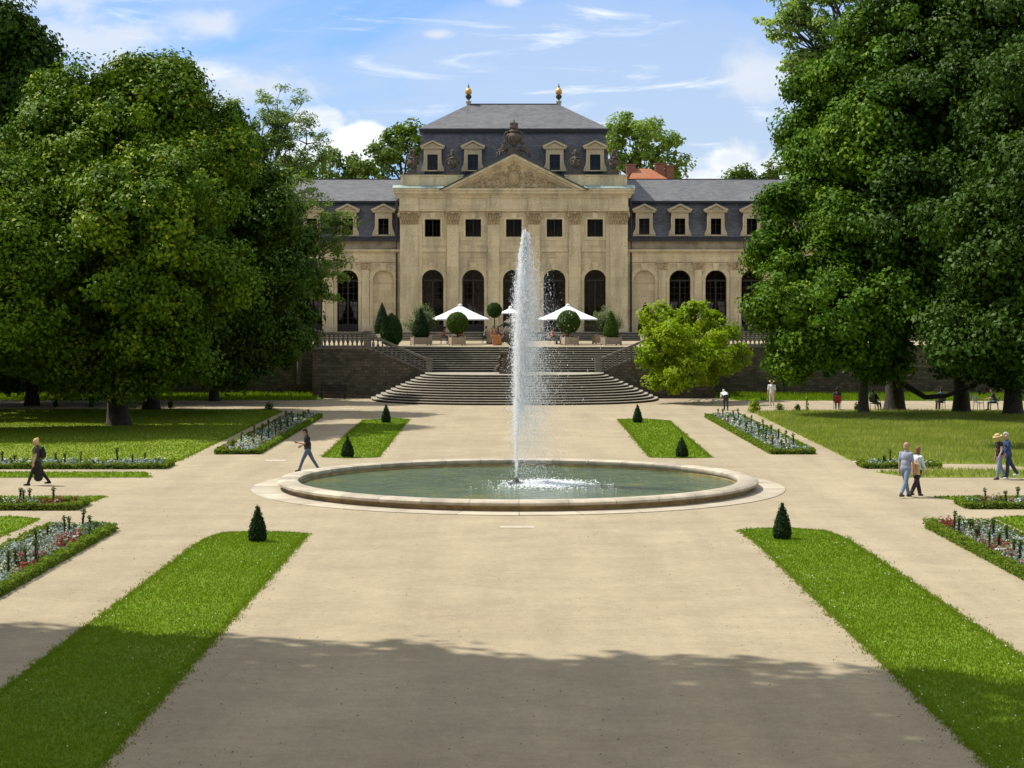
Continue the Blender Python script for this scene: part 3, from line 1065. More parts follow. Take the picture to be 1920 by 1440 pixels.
def facade(mb, x0, x1, z0, z1, y, cols, reveal=.45):
    """front sheet with openings; cols = [(cx, [(hw, zb, zt, arch)])]"""
    xa = x0
    def q(ax, bx_, az, bz_):
        if bx_ - ax > 1e-6 and bz_ - az > 1e-6:
            mb.add([(ax, y, az), (bx_, y, az), (bx_, y, bz_), (ax, y, bz_)], [(0, 1, 2, 3)])
    for cx, ops in sorted(cols):
        hm = max(o[0] for o in ops)
        q(xa, cx - hm, z0, z1)
        zc = z0
        for hw, zb, zt, arch in sorted(ops, key=lambda o: o[1]):
            q(cx - hm, cx + hm, zc, zb)
            zs = zt - hw if arch else zt
            q(cx - hm, cx - hw, zb, zt); q(cx + hw, cx + hm, zb, zt)
            for s in (-1, 1):
                mb.add([(cx + s * hw, y, zb), (cx + s * hw, y + reveal, zb), (cx + s * hw, y + reveal, zs), (cx + s * hw, y, zs)],
                       [(0, 1, 2, 3) if s < 0 else (3, 2, 1, 0)])
            mb.add([(cx - hw, y, zb), (cx + hw, y, zb), (cx + hw, y + reveal, zb), (cx - hw, y + reveal, zb)], [(0, 1, 2, 3)])
            if arch:
                n = 14
                for i in range(n):
                    a0, a1 = PI - PI * i / n, PI - PI * (i + 1) / n
                    xa0, za0 = cx + hw * math.cos(a0), zs + hw * math.sin(a0)
                    xa1, za1 = cx + hw * math.cos(a1), zs + hw * math.sin(a1)
                    mb.add([(xa0, y, za0), (xa1, y, za1), (xa1, y, zt + .02), (xa0, y, zt + .02)], [(0, 1, 2, 3)])
                    mb.add([(xa0, y, za0), (xa0, y + reveal, za0), (xa1, y + reveal, za1), (xa1, y, za1)], [(0, 1, 2, 3)])
                zc = zt + .02
            else:
                mb.add([(cx - hw, y, zt), (cx - hw, y + reveal, zt), (cx + hw, y + reveal, zt), (cx + hw, y, zt)], [(0, 1, 2, 3)])
                zc = zt
        q(cx - hm, cx + hm, zc, z1)
        xa = cx + hm
    q(xa, x1, z0, z1)

def arch_ring(mb, cx, zs, r0, r1, y0, y1, n=16):
    for i in range(n):
        a0, a1 = PI - PI * i / n, PI - PI * (i + 1) / n
        c = [(cx + r * math.cos(a), zs + r * math.sin(a)) for r, a in ((r0, a0), (r1, a0), (r1, a1), (r0, a1))]
        vs = [(x, y0, z) for x, z in c] + [(x, y1, z) for x, z in c]
        mb.add(vs, [(0, 1, 2, 3), (1, 5, 6, 2), (4, 0, 3, 7)])

def arched_window(cx, hw, zb, zt, y, curtain):
    """dark glazed doors with a fanlight, set back in the reveal"""
    zs = zt - hw
    mb = MB()
    b = .045
    def bar(x0, x1, z0, z1, d=.05): mb.box(x0, x1, y - d, y + d, z0, z1)
    bar(cx - hw, cx - hw + .09, zb, zs); bar(cx + hw - .09, cx + hw, zb, zs)
    bar(cx - .07, cx + .07, zb, zs - .05, .055)
    bar(cx - hw + .09, cx + hw - .09, zs - .05, zs + .09, .06)
    bar(cx - hw + .09, cx - .07, zb, zb + .65, .045); bar(cx + .07, cx + hw - .09, zb, zb + .65, .045)
    for s in (-1, 1):
        xm = cx + s * (hw * .5 + .0)
        bar(xm - .02, xm + .02, zb + .65, zs - .05, .03)
        for k in range(1, 7):
            z = zb + .65 + (zs - .7 - zb) * k / 7
            x0, x1 = sorted((cx + s * .07, cx + s * (hw - .09)))
            bar(x0, x1, z - .018, z + .018, .026)
    arch_ring(mb, cx, zs, hw - .09, hw, y - .05, y + .05)
    for k in (1, 2, 3):
        a = PI * k / 4
        mb.tube([(cx, y, zs + .05), (cx + (hw - .06) * math.cos(a), y, zs + (hw - .06) * math.sin(a))], .022, 4)
    w = mb.build('arched_window', M['frame'], orang)
    mb = MB()
    n = 14
    pts = [(cx - hw + .01, zb + .02)] + [(cx + hw - .01, zb + .02)] + [(cx + (hw - .01) * math.cos(PI * i / n), zs + (hw - .01) * math.sin(PI * i / n)) for i in range(n + 1)]
    mb.prism(pts[::-1][::-1], y + .062, y + .07)
    mb.build('pane', M['glass'], w)
    if curtain:
        zc0, zc1 = zb + 1.0, zb + 2.62
        for s in (-1, 1):
            mb = MB()
            # drawn aside: wide at the rod, gathered below
            m = 12
            vs, fs = [], []
            for j in range(9):
                tz = j / 8
                xo = hw - .12
                xi = .16 + (.50 if True else 0) * (1 - tz) ** 1.3 * 1.0
                for i in range(m + 1):
                    f = i / m
                    vs.append((cx + s * (xi + (xo - xi) * f), y + .115 + .025 * math.sin(f * 26), zc0 + (zc1 - zc0) * tz))
            for j in range(8):
                for i in range(m):
                    a = j * (m + 1) + i
                    fs.append((a, a + 1, a + m + 2, a + m + 1))
            mb.add(vs, fs)
            mb.build('curtain', M['curtain'], w, 60)
    return w

def square_window(cx, hw, zb, zt, y):
    mb = MB()
    for x0, x1, z0, z1 in ((cx - hw, cx - hw + .07, zb, zt), (cx + hw - .07, cx + hw, zb, zt), (cx - hw + .07, cx + hw - .07, zb, zb + .08),
                           (cx - hw + .07, cx + hw - .07, zt - .08, zt)):
        mb.box(x0, x1, y - .05, y + .05, z0, z1)
    mb.box(cx - .04, cx + .04, y - .045, y + .045, zb + .08, zt - .08)
    for s in (-1, 1):
        xm = cx + s * hw * .5
        mb.box(xm - .012, xm + .012, y - .025, y + .025, zb + .08, zt - .08)
    for k in (1, 2):
        z = zb + (zt - zb) * k / 3
        mb.box(cx - hw + .07, cx + hw - .07, y - .02, y + .02, z - .012, z + .012)
    w = mb.build('window', M['frame'], orang)
    mb = MB(); mb.box(cx - hw + .01, cx + hw - .01, y + .052, y + .06, zb + .01, zt - .01)
    mb.build('pane', M['glass'], w)
    return w

# ---- centre block
HW = rel(213.5)
SPC = rel(76.2)
ZC0, ZC1 = bz(372), bz(352)          # main cornice
ach = [XC + SPC * i for i in (-2, -1, 0, 1, 2)]
mb = MB()
cols = [(c, [(.955, Z0, bz(505.5), True), (.685, bz(444), bz(411), False)]) for c in ach]
facade(mb, XC - HW, XC + HW, 3.4, bz(395), YB, cols)
for s in (-1, 1):
    mb.add([(XC + s * HW, YB, 3.4), (XC + s * HW, YB + 15, 3.4), (XC + s * HW, YB + 15, bz(395)), (XC + s * HW, YB, bz(395))], [(0, 1, 2, 3)])
mb.add([(XC - HW, YB + 15, 3.4), (XC + HW, YB + 15, 3.4), (XC + HW, YB + 15, bz(395)), (XC - HW, YB + 15, bz(395))], [(0, 1, 2, 3)])
mb.build('wall', M['stone'], orang)
# floor between storeys keeps the halls dark
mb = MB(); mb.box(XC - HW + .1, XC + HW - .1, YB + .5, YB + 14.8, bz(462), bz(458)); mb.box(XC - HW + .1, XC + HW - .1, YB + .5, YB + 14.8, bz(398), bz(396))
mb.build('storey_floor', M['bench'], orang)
for c in ach:
    arched_window(c, .955, Z0 + .02, bz(505.5), YB + .36, False)
    square_window(c, .685, bz(444), bz(411), YB + .30)

# pilasters with capitals
pil = [(XC + rel(d), w) for d, w in ((-114.3, 1.02), (-38.2, 1.02), (38.2, 1.02), (114.3, 1.02))]
edge = [(XC + s * rel(196.5), 1.55) for s in (-1, 1)]
edge2 = [(XC + s * rel(181), .5) for s in (-1, 1)]
ZK0, ZK1 = bz(421), bz(396)
def capital(cx, w, y):
    mb = MB()
    rg = random.Random(int(cx * 100))
    mb.box(cx - w * .60, cx + w * .60, y - .24, y, ZK1 - .16, ZK1)
    mb.prism([(cx - w * .5, ZK0), (cx + w * .5, ZK0), (cx + w * .56, ZK1 - .16), (cx - w * .56, ZK1 - .16)], y - .13, y)
    for s in (-1, 1):
        for r, t_ in ((.17, .2), (.09, .26)):
            pts = [(cx + s * (w * .56 + r * .4 * math.cos(a)), y - t_, ZK1 - .34 + r * math.sin(a)) for a in [k * PI / 5 for k in range(10)]]
            mb.tube(pts + pts[:1], .06, 6)
    n = max(4, int(w / .22))
    for row, (zz, hh) in enumerate(((ZK0 + .2, .24), (ZK0 + .52, .24))):
        for i in range(n):
            x = cx - w * .47 + w * .94 * (i + .5 * (row % 2) + .25) / n
            mb.ell((x, y - .16 - .03 * row, zz), (w / n * .42, .09, hh), 7, 5)
            mb.ell((x, y - .24 - .03 * row, zz + hh * .8), (w / n * .36, .07, .06), 6, 4)
    mb.ell((cx, y - .26, ZK1 - .16), (.15, .12, .14), 8, 6)
    return mb
for cx, w in pil + edge:
    mb = MB()
    y = YB - .16
    mb.box(cx - w / 2, cx + w / 2, y, YB - .002, 5.0, ZK0)
    mb.box(cx - w / 2 - .06, cx + w / 2 + .06, y - .06, YB - .002, 4.2, 4.82)
    mb.box(cx - w / 2 - .03, cx + w / 2 + .03, y - .03, YB - .002, 4.82, 5.0)
    if w > 1.2:
        s = 1 if cx < XC else -1
        mb.box(cx + s * (w / 2) - .0 if s > 0 else cx - w / 2 - .36, cx + w / 2 + .36 if s > 0 else cx - w / 2, y + .08, YB - .003, 4.2, ZK0)
    p = mb.build('pilaster', M['trim'], orang)
    capital(cx, w, YB - .002).build('capital', M['relief'], p, 40)

# string courses, panels, archivolts
mb = MB()
fence = [XC - HW + 1.9] + [c for c, w in pil] + [XC + HW - 1.9]
bays = []
for i, c in enumerate(ach):
    bays.append((c, SPC / 2 - .56))
for c, h in bays:
    mb.box(c - h, c + h, YB - .10, YB - .002, bz(472), bz(467))
    mb.box(c - h, c + h, YB - .05, YB - .002, bz(467) + .001, bz(464.5))
    mb.box(c - h + .1, c + h - .1, YB - .045, YB - .002, bz(450), bz(447.2))
    # panel frame above the arch
    mb.box(c - h + .12, c + h - .12, YB - .04, YB - .002, bz(481.5), bz(479.5))
    for s in (-1, 1):
        xa, xb = sorted((c + s * (h - .12), c + s * (h - .19)))
        mb.box(xa, xb, YB - .04, YB - .002, bz(520), bz(481.5))
        xa, xb = sorted((c + s * .98, c + s * h))
        mb.box(xa, xb, YB - .07, YB - .002, bz(529.5), bz(525.5))
        xa, xb = sorted((c + s * .96, c + s * 1.22))
        mb.box(xa, xb, YB - .055, YB - .002, 4.2, bz(529.5))
    arch_ring(mb, c, bz(505.5) - .955, .965, 1.23, YB - .06, YB - .002)
    arch_ring(mb, c, bz(505.5) - .955, 1.23, 1.31, YB - .09, YB - .002)
    mb.prism([(c - .20, bz(506)), (c + .20, bz(506)), (c + .32, bz(492)), (c - .32, bz(492))], YB - .17, YB - .003)
    # square window surround with keystone and sill
    hw, zb, zt = .685, bz(444), bz(411)
    for x0, x1, z0, z1 in ((c - hw - .17, c - hw, zb - .14, zt + .15), (c + hw, c + hw + .17, zb - .14, zt + .15), (c - hw, c + hw, zt, zt + .15), (c - hw, c + hw, zb - .14, zb)):
        mb.box(x0, x1, YB - .05, YB - .002, z0, z1)
    mb.prism([(c - .20, zt + .02), (c + .20, zt + .02), (c + .27, bz(399)), (c - .27, bz(399))], YB - .12, YB - .003)
    for s in (-1, 1):
        xa, xb = sorted((c + s * .28, c + s * (h - .2)))
        mb.box(xa, xb, YB - .045, YB - .002, bz(401.5), bz(399.5))
mb.build('moulding', M['trim'], orang)

# entablature: architrave, frieze, cornice
mb = MB()
W = HW
mb.box(XC - W - .06, XC + W + .06, YB - .22, YB + 15, bz(396) + .001, bz(392))
mb.box(XC - W - .10, XC + W + .10, YB - .27, YB + 15, bz(392) + .001, bz(388.5))
mb.box(XC - W - .02, XC + W + .02, YB - .19, YB + 15, bz(388.5) + .001, bz(371))
for cx, w in pil + edge:      # ressauts over the pilasters
    mb.box(cx - w * .56, cx + w * .56, YB - .33, YB - .20, bz(396) + .002, bz(388.8))
    mb.box(cx - w * .53, cx + w * .53, YB - .27, YB - .185, bz(388.5) + .002, bz(371.2))
mb.build('entablature', M['trim'], orang)
mb = MB()
for i, (o, z0, z1) in enumerate(((.26, bz(371) + .001, bz(367)), (.36, bz(367), bz(363.5)), (.52, bz(363.5), bz(358)), (.60, bz(358), bz(354)))):
    mb.box(XC - W - o, XC + W + o, YB - o - .05, YB + 15, z0 + .001 * i, z1)
mb.build('cornice', M['trim'], orang)
mb = MB()
za = bz(354)
for s in (-1, 1):
    xa, xb = sorted((XC + s * rel(131), XC + s * (W + .62)))
    mb.add([(xa, YB - .67, za + .005), (xb, YB - .67, za + .005), (xb, YB - .67, za + .05), (xa, YB - .67, za + .05),
            (xa, YB + .1, za + .005), (xb, YB + .1, za + .005), (xb, YB + .1, za + .34), (xa, YB + .1, za + .34)],
           [(0, 1, 2, 3), (3, 2, 6, 7), (1, 5, 6, 2), (4, 0, 3, 7)])
mb.build('copper_flashing', M['copper'], orang)

# attic parapet with panels
zt = bz(330)
for s in (-1, 1):
    mb = MB()
    xa, xb = sorted((XC + s * rel(96), XC + s * (W - .05)))
    mb.box(xa, xb, YB + .05, YB + .75, za + .01, zt)
    mb.box(xa - .05, xb + .05, YB - .02, YB + .82, zt + .001, zt + .12)
    for d in (191, 117):
        x = XC + s * rel(d)
        mb.box(x - .62, x + .62, YB - .03, YB + .80, za + .02, zt - .001)
    mb.build('attic_parapet', M['trim'], orang)
mb = MB()
for s in (-1, 1):
    xa, xb = sorted((XC + s * rel(96), XC + s * (W + .02)))
    mb.add([(xa, YB - .06, zt + .125), (xb, YB - .06, zt + .125), (xb, YB + .86, zt + .17), (xa, YB + .86, zt + .17)], [(0, 1, 2, 3)])
mb.build('parapet_capping', M['copper'], orang)

# pediment
PHW, ZP0, ZPA = rel(137), bz(357.5), bz(289)
mb = MB()
th = .62
sl = (ZPA - ZP0) / PHW
mb.prism([(XC - PHW + 1.2, ZP0 + .02), (XC + PHW - 1.2, ZP0 + .02), (XC, ZPA - .72)], YB - .12, YB + .3)
ped = mb.build('pediment', M['stone'], orang)
mb = MB()
for k, (off, w_, yo) in enumerate(((0.0, .26, .78), (.26, .22, .62), (.48, .16, .42), (.64, .16, .26))):
    for s in (-1, 1):
        e = PHW - .05 - k * .01
        z_at = lambda x: ZPA - off - abs(x - XC) * sl
        p = [(XC, z_at(XC) - w_), (XC + s * (e - (off + w_) / sl * .9), max(z_at(XC + s * e), ZP0 - .0) + .001 * k),
             (XC + s * e * (1 - off / (ZPA - ZP0)), max(ZP0 + .001 * k, z_at(XC + s * e * (1 - off / (ZPA - ZP0))))), (XC, z_at(XC))]
        if s < 0: p = p[::-1]
        mb.prism(p, YB - yo, YB + .28 + .004 * k + (.0 if s < 0 else .002))
mb.build('raking_cornice', M['trim'], ped)
mb = MB()
for s in (-1, 1):
    p = [(XC, ZPA + .012), (XC + s * (PHW + .12), ZP0 - .02), (XC + s * (PHW + .12), ZP0 + .07), (XC, ZPA + .10)]
    if s < 0: p = p[::-1]
    mb.prism(p, YB - .84, YB + 2.8)
mb.build('pediment_roof', M['copper_dk'], ped)
# coat of arms with foliage in the tympanum
mb = MB()
rg = random.Random(12)
yr = YB - .13
zc = bz(335)
mb.ell((XC, yr, zc), (.52, .20, .68), 14, 9)
mb.ell((XC, yr - .10, zc), (.36, .15, .5), 14, 9)
for a in range(0, 360, 20):
    mb.ell((XC + .66 * math.cos(R(a)), yr, zc + .84 * math.sin(R(a))), (.15, .12, .15), 7, 5)
for dx, dz, rr in ((0, 1.05, .3), (-.25, 1.2, .16), (.25, 1.2, .16), (0, 1.42, .16), (-.34, .98, .18), (.34, .98, .18)):
    mb.ell((XC + dx, yr, zc + dz), (rr, .16, rr), 8, 6)
for s in (-1, 1):
    for i in range(95):
        t_ = rg.random()
        x = .75 + 2.7 * t_
        hmax = max(.15, (PHW - x - 1.1) * sl - .55)
        z = ZP0 + .12 + rg.random() ** 1.2 * min(hmax, 1.75 * (1 - t_ * .6))
        r = rg.uniform(.07, .19)
        mb.ell((XC + s * x, yr, z), (r * rg.uniform(.8, 1.8), .13 * rg.uniform(.6, 1.3), r), 7, 5, Matrix.Rotation(rg.uniform(-1, 1), 3, 'Y'))
    for k in range(3):
        pts = []
        for i in range(14):
            a = i * .5
            rr = .42 * math.exp(-a * .24)
            pts.append((XC + s * (1.25 + .82 * k + rr * math.cos(a)), yr - .06, ZP0 + .55 + .38 * (2 - k) * .5 + rr * math.sin(a)))
        mb.tube(pts, [.09 - .005 * i for i in range(14)], 6)
mb.build('relief', M['relief'], ped, 60)

# ---- roofs
def frustum(mb, xa, xb, ya, yb, z0, xc, xd, yc, yd, z1):
    mb.add([(xa, ya, z0), (xb, ya, z0), (xb, yb, z0), (xa, yb, z0), (xc, yc, z1), (xd, yc, z1), (xd, yd, z1), (xc, yd, z1)],
           [(0, 1, 5, 4), (1, 2, 6, 5), (2, 3, 7, 6), (3, 0, 4, 7), (4, 5, 6, 7)])
mz0, mz1 = zt - .35, 21.95
mb = MB()
h0, hm, h1 = 8.85, 8.35, 8.05
frustum(mb, XC - h0, XC + h0, YB + 1.3, YB + 14.4, mz0, XC - hm, XC + hm, YB + 2.0, YB + 13.7, 19.3)
frustum(mb, XC - hm, XC + hm, YB + 2.0, YB + 13.7, 19.3, XC - h1, XC + h1, YB + 2.45, YB + 13.2, mz1)
rf = mb.build('mansard_roof', M['slate'], orang)
mb = MB()
e = 8.28
mb.box(XC - e, XC + e, YB + 2.15, YB + 13.5, mz1 - .16, mz1)
mb.box(XC - e - .1, XC + e + .1, YB + 2.05, YB + 13.6, mz1 + .002, mz1 + .17)
mb.build('eaves', M['lead'], rf)
mb = MB()
rz = 24.85
frustum(mb, XC - e - .12, XC + e + .12, YB + 2.02, YB + 13.6, mz1 + .175, XC - 4.1, XC + 4.1, YB + 7.75, YB + 7.95, rz)
top = mb.build('hipped_roof', M['slate_top'], orang)
mb = MB(); mb.box(XC - 4.15, XC + 4.15, YB + 7.72, YB + 7.98, rz + .002, rz + .08)
mb.build('ridge', M['lead'], top)
p = P(954, 212, YB + 6.6)
mb = MB()
mb.obox(Matrix.Translation((p.x, YB + 6.42, p.z - .06)) @ Matrix.Rotation(R(27), 4, 'X'), -.26, .26, -.3, .3, .02, .12)
mb.build('skylight', M['whitepaint'], top)
for s in (-1, 1):
    x = XC + s * 4.12
    o = thing('roof_finial', (x, YB + 7.85, rz), 'gilded egg-shaped roof finial at the %s end of the top ridge' % ('left' if s < 0 else 'right'), 'finial')
    mb = MB(); mb.lathe([(.18, -.12), (.2, .12), (.26, .2), (.26, .3), (.13, .36), (.10, .46)], (x, YB + 7.85, rz), 14)
    mb.build('base', M['slab'], o, 40)
    mb = MB(); mb.lathe([(.10, .44), (.20, .56), (.12, .66), (.10, .74), (.24, .82), (.12, .9)], (x, YB + 7.85, rz), 12)
    for a in range(6):
        mb.ell((x + .2 * math.cos(a), YB + 7.85 + .2 * math.sin(a), rz + .72), (.08, .05, .16), 6, 5)
    mb.build('leaf_collar', M['gold_dk'], o, 40)
    mb = MB(); mb.lathe([(.10, .86), (.25, .95), (.31, 1.10), (.29, 1.28), (.18, 1.46), (.07, 1.56)], (x, YB + 7.85, rz), 16)
    mb.build('egg', M['gold'], o, 50)
    mb = MB(); mb.lathe([(.07, 1.54), (.11, 1.62), (.05, 1.70), (.04, 1.84), (.01, 1.9)], (x, YB + 7.85, rz), 10)
    mb.build('tip', M['gold_dk'], o, 50)

def dormer(cx, zb, y, w, hw, hh, zp, zw0, back, seed):
    """stone dormer front with pediment, slate cheeks behind. zb base, zp pediment base, zw0 window bottom"""
    zw1 = zw0 + hh
    mb = MB()
    mb.box(cx - w / 2, cx - hw, y, y + .28, zb, zp); mb.box(cx + hw, cx + w / 2, y, y + .28, zb, zp)
    mb.box(cx - hw, cx + hw, y + .002, y + .278, zw1, zp - .001); mb.box(cx - hw, cx + hw, y - .05, y + .27, zb, zw0)
    for x0, x1 in ((cx - hw - .13, cx - hw), (cx + hw, cx + hw + .13)):
        mb.box(x0, x1, y - .045, y - .001, zw0, zw1 + .13)
    mb.box(cx - hw, cx + hw, y - .045, y - .001, zw1 + .001, zw1 + .13)
    for s in (-1, 1):   # scroll feet
        p_ = [(cx + s * w / 2, zb), (cx + s * (w / 2 + .26), zb), (cx + s * (w / 2 + .22), zb + .28), (cx + s * (w / 2 + .06), zb + .62), (cx + s * w / 2, zb + 1.0)]
        if s < 0: p_ = p_[::-1]
        mb.prism(p_, y + .03, y + .24)
    o_ = w / 2 + .20
    mb.box(cx - o_, cx + o_, y - .14, y + .30, zp + .001, zp + .10)
    mb.box(cx - o_ - .07, cx + o_ + .07, y - .20, y + .30, zp + .101, zp + .18)
    ph = .62
    mb.prism([(cx - o_ + .1, zp + .18), (cx + o_ - .1, zp + .18), (cx, zp + ph - .06)], y - .06, y + .30)
    for s in (-1, 1):
        p_ = [(cx, zp + ph), (cx, zp + ph + .14), (cx + s * (o_ + .10), zp + .30), (cx + s * (o_ + .10), zp + .18), (cx + s * (o_ - .12), zp + .181)]
        if s > 0: p_ = p_[::-1]
        mb.prism(p_, y - .22, y + .302)
    d = mb.build('dormer', M['dormer'], orang)
    mb = MB()
    for s in (-1, 1):
        xa, xb = sorted((cx + s * (w / 2 - .02), cx + s * (w / 2 - .10)))
        mb.box(xa, xb, y + .285, y + back, zb - .3, zp + .1)
    for s in (-1, 1):
        p_ = [(cx, zp + ph + .145), (cx, zp + ph + .20), (cx + s * (o_ + .13), zp + .36), (cx + s * (o_ + .13), zp + .305)]
        if s > 0: p_ = p_[::-1]
        mb.prism(p_, y - .23, y + back)
    mb.build('dormer_roof', M['slate'], d)
    mb = MB()
    yw = y + .16
    for x0, x1, z0, z1 in ((cx - hw, cx - hw + .05, zw0, zw1), (cx + hw - .05, cx + hw, zw0, zw1), (cx - hw + .05, cx + hw - .05, zw0, zw0 + .05), (cx - hw + .05, cx + hw - .05, zw1 - .05, zw1),
                           (cx - .03, cx + .03, zw0 + .05, zw1 - .05), (cx - hw + .05, cx - .03, zw0 + hh * .6, zw0 + hh * .6 + .03), (cx + .03, cx + hw - .05, zw0 + hh * .6, zw0 + hh * .6 + .03)):
        mb.box(x0, x1, yw - .03, yw + .03, z0, z1)
    mb.build('window', M['frame'], d)
    mb = MB(); mb.box(cx - hw + .01, cx + hw - .01, yw + .032, yw + .04, zw0, zw1)
    mb.build('pane', M['glass'], d)
    mb = MB(); mb.box(cx - hw, cx + hw, yw + .5, yw + .55, zw0 - .1, zw1 + .1)
    mb.build('dark_interior', M['bench'], d)

YD = YB + 1.1
for d in (-152.5, -76.8, 76.8, 152.5):
    sc_ = YD / YB
    dz = lambda py: EYE - (py - HY) * YD / F
    dormer(XC + rel(d) * sc_, dz(321), YD, 1.55, .46, 1.38, dz(279.5), dz(319), 1.5, int(d))

# ---- wings
YW = YB + .55
KW = F / YW
wz = lambda py: EYE - (py - HY) / KW
for s in (-1, 1):
    xin, xout = XC + s * (HW - .02), XC + s * 46
    cxs = [XC + s * d / KW for d in (244.5, 311.5, 379, 446.3, 513.5, 581, 648, 715, 782)]
    cols = []
    for i, c in enumerate(cxs):
        cols.append((c, [(.93, Z0, wz(506.5), True)]))
    mb = MB()
    xa, xb = sorted((xin, xout))
    facade(mb, xa, xb, 3.4, wz(468), YW, cols)
    if True:      # ends, back, niche back
        mb.add([(xout, YW, 3.4), (xout, YW + 12, 3.4), (xout, YW + 12, wz(468)), (xout, YW, wz(468))], [(0, 1, 2, 3)])
        mb.add([(xa, YW + 12, 3.4), (xb, YW + 12, 3.4), (xb, YW + 12, wz(468)), (xa, YW + 12, wz(468))], [(0, 1, 2, 3)])
        c = cxs[0]
        mb.box(c - 1.2, c + 1.2, YW + .22, YW + .6, 4.0, wz(505))
    mb.build('wing_wall', M['stone'], orang)
    for c in cxs[1:]:
        arched_window(c, .93, Z0 + .02, wz(506.5), YW + .34, True)
    mb = MB()
    zs = wz(506.5) - .93
    for i, c in enumerate(cxs):
        arch_ring(mb, c, zs, .94, 1.20, YW - .055, YW - .002)
        arch_ring(mb, c, zs, 1.20, 1.29, YW - .085, YW - .002)
        mb.prism([(c - .19, wz(507)), (c + .19, wz(507)), (c + .30, wz(493)), (c - .30, wz(493))], YW - .15, YW - .003)
        for t_ in (-1, 1):
            xa, xb = sorted((c + t_ * .935, c + t_ * 1.18))
            mb.box(xa, xb, YW - .05, YW - .002, 4.2, zs - .14)
            mb.box(xa - .02, xb + .02, YW - .09, YW - .002, zs - .14, zs)
        h = 67.2 / KW / 2
        mb.box(c - h + .42, c - .32, YW - .05, YW - .002, wz(494.5), wz(492.5)); mb.box(c + .32, c + h - .42, YW - .05, YW - .002, wz(494.5), wz(492.5))
        if i == 0:
            mb.box(c - .92, c + .92, YW + .16, YW + .218, zs - .16, zs - .06)
    mb.build('wing_moulding', M['trim'], orang)
    for i in range(len(cxs) - 1):
        c = (cxs[i] + cxs[i + 1]) / 2
        mb = MB(); mb.box(c - .32, c + .32, YW - .12, YW - .002, 4.2, wz(506)); mb.box(c - .38, c + .38, YW - .17, YW - .002, 4.2, 4.8)
        p = mb.build('pilaster', M['trim'], orang)
        mb = MB()
        rg = random.Random(i)
        mb.box(c - .52, c + .52, YW - .2, YW - .002, wz(493.5), wz(491))
        mb.prism([(c - .34, wz(506)), (c + .34, wz(506)), (c + .48, wz(493.6)), (c - .48, wz(493.6))], YW - .12, YW - .002)
        for k in range(16):
            mb.ell((c + rg.uniform(-.42, .42), YW - .15, wz(rg.uniform(495, 504))), (.10, .08, .12), 7, 5)
        mb.build('capital', M['relief'], p, 50)
    xa, xb = sorted((xin - s * .0, xout))
    mb = MB()
    mb.box(xa, xb, YW - .10, YW + .4, wz(491), wz(488.5))
    mb.box(xa, xb, YW - .05, YW + .4, wz(488.5) + .001, wz(473))
    mb.box(xa, xb, YW - .22, YW + .5, wz(473) + .001, wz(470.5)); mb.box(xa, xb, YW - .34, YW + .5, wz(470.5) + .001, wz(468))
    mb.build('wing_cornice', M['trim'], orang)
    mb = MB(); mb.box(xa, xb, YW - .16, YW + 12, wz(468) + .001, wz(452.5))
    mb.build('weathered_parapet', M['weather'], orang)
    mb = MB(); mb.box(xa, xb, YW - .42, YW + .3, wz(452.5) + .001, wz(447.5)); mb.box(xa, xb, YW - .30, YW + .3, wz(447.5), wz(444.5))
    mb.build('gutter', M['lead'], orang)
    # lower mansard slope (slightly bellcast) and upper slope
    zl, zm, zu = wz(446), 13.6, 15.55
    yl, ym, yu = YW + .15, YW + .75, YW + 1.15
    xi = xin - s * .3
    mb = MB()
    def strip(y0, z0, y1, z1):
        a, b = sorted((xi, xout))
        mb.add([(a, y0, z0), (b, y0, z0), (b, y1, z1), (a, y1, z1)], [(0, 1, 2, 3)])
    strip(yl, zl, ym, zm); strip(ym, zm, yu, zu)
    mb.add([(xout, yl, zl), (xout, YW + 11.85, zl), (xout, YW + 10.9, zu), (xout, yu, zu)], [(0, 1, 2, 3)])
    mb.add([(xi, YW + 11.85, zl), (xout, YW + 11.85, zl), (xout, YW + 10.9, zu), (xi, YW + 10.9, zu)], [(0, 1, 2, 3)])
    rf = mb.build('wing_mansard', M['slate'], orang)
    a, b = sorted((xi, xout))
    mb = MB(); mb.box(a, b, yu - .42, yu + .1, zu - .02, zu + .14)
    mb.build('eaves', M['lead'], rf)
    mb = MB()
    yr_, zr = YW + 6.2, 17.95
    mb.add([(a, yu - .45, zu + .145), (b, yu - .45, zu + .145), (b, yr_, zr), (a, yr_, zr)], [(0, 1, 2, 3)])
    mb.add([(a, 2 * yr_ - yu + .45, zu + .145), (b, 2 * yr_ - yu + .45, zu + .145), (b, yr_, zr), (a, yr_, zr)], [(3, 2, 1, 0)])
    mb.add([(xout, yu, zu), (xout, 2 * yr_ - yu, zu), (xout, yr_, zr)], [(0, 1, 2)])
    tp = mb.build('wing_roof', M['slate_top'], orang)
    mb = MB(); mb.box(a, b, yr_ - .08, yr_ + .08, zr - .04, zr + .05)
    mb.build('ridge', M['lead'], tp)
    YDW = YW - .02
    kd = F / YDW
    for i, c in enumerate(cxs[:8]):
        dz = lambda py: EYE - (py - HY) / kd
        dormer(c, dz(443), YDW, 1.50, .46, 1.42, dz(398.5), dz(440), 1.25, i)
    x = XC + s * (HW + .32)
    mb = MB(); mb.tube([(x, YW - .1, 3.6), (x, YW - .1, wz(455)), (x, YW - .1, wz(385)), (x - s * .05, YW - .1, bz(374))], .085, 8)
    for z in (6, 9, 12):
        mb.lathe([(.11, 0), (.11, .08)], (x, YW - .1, z), 8)
    mb.build('drainpipe', M['lead'], orang)

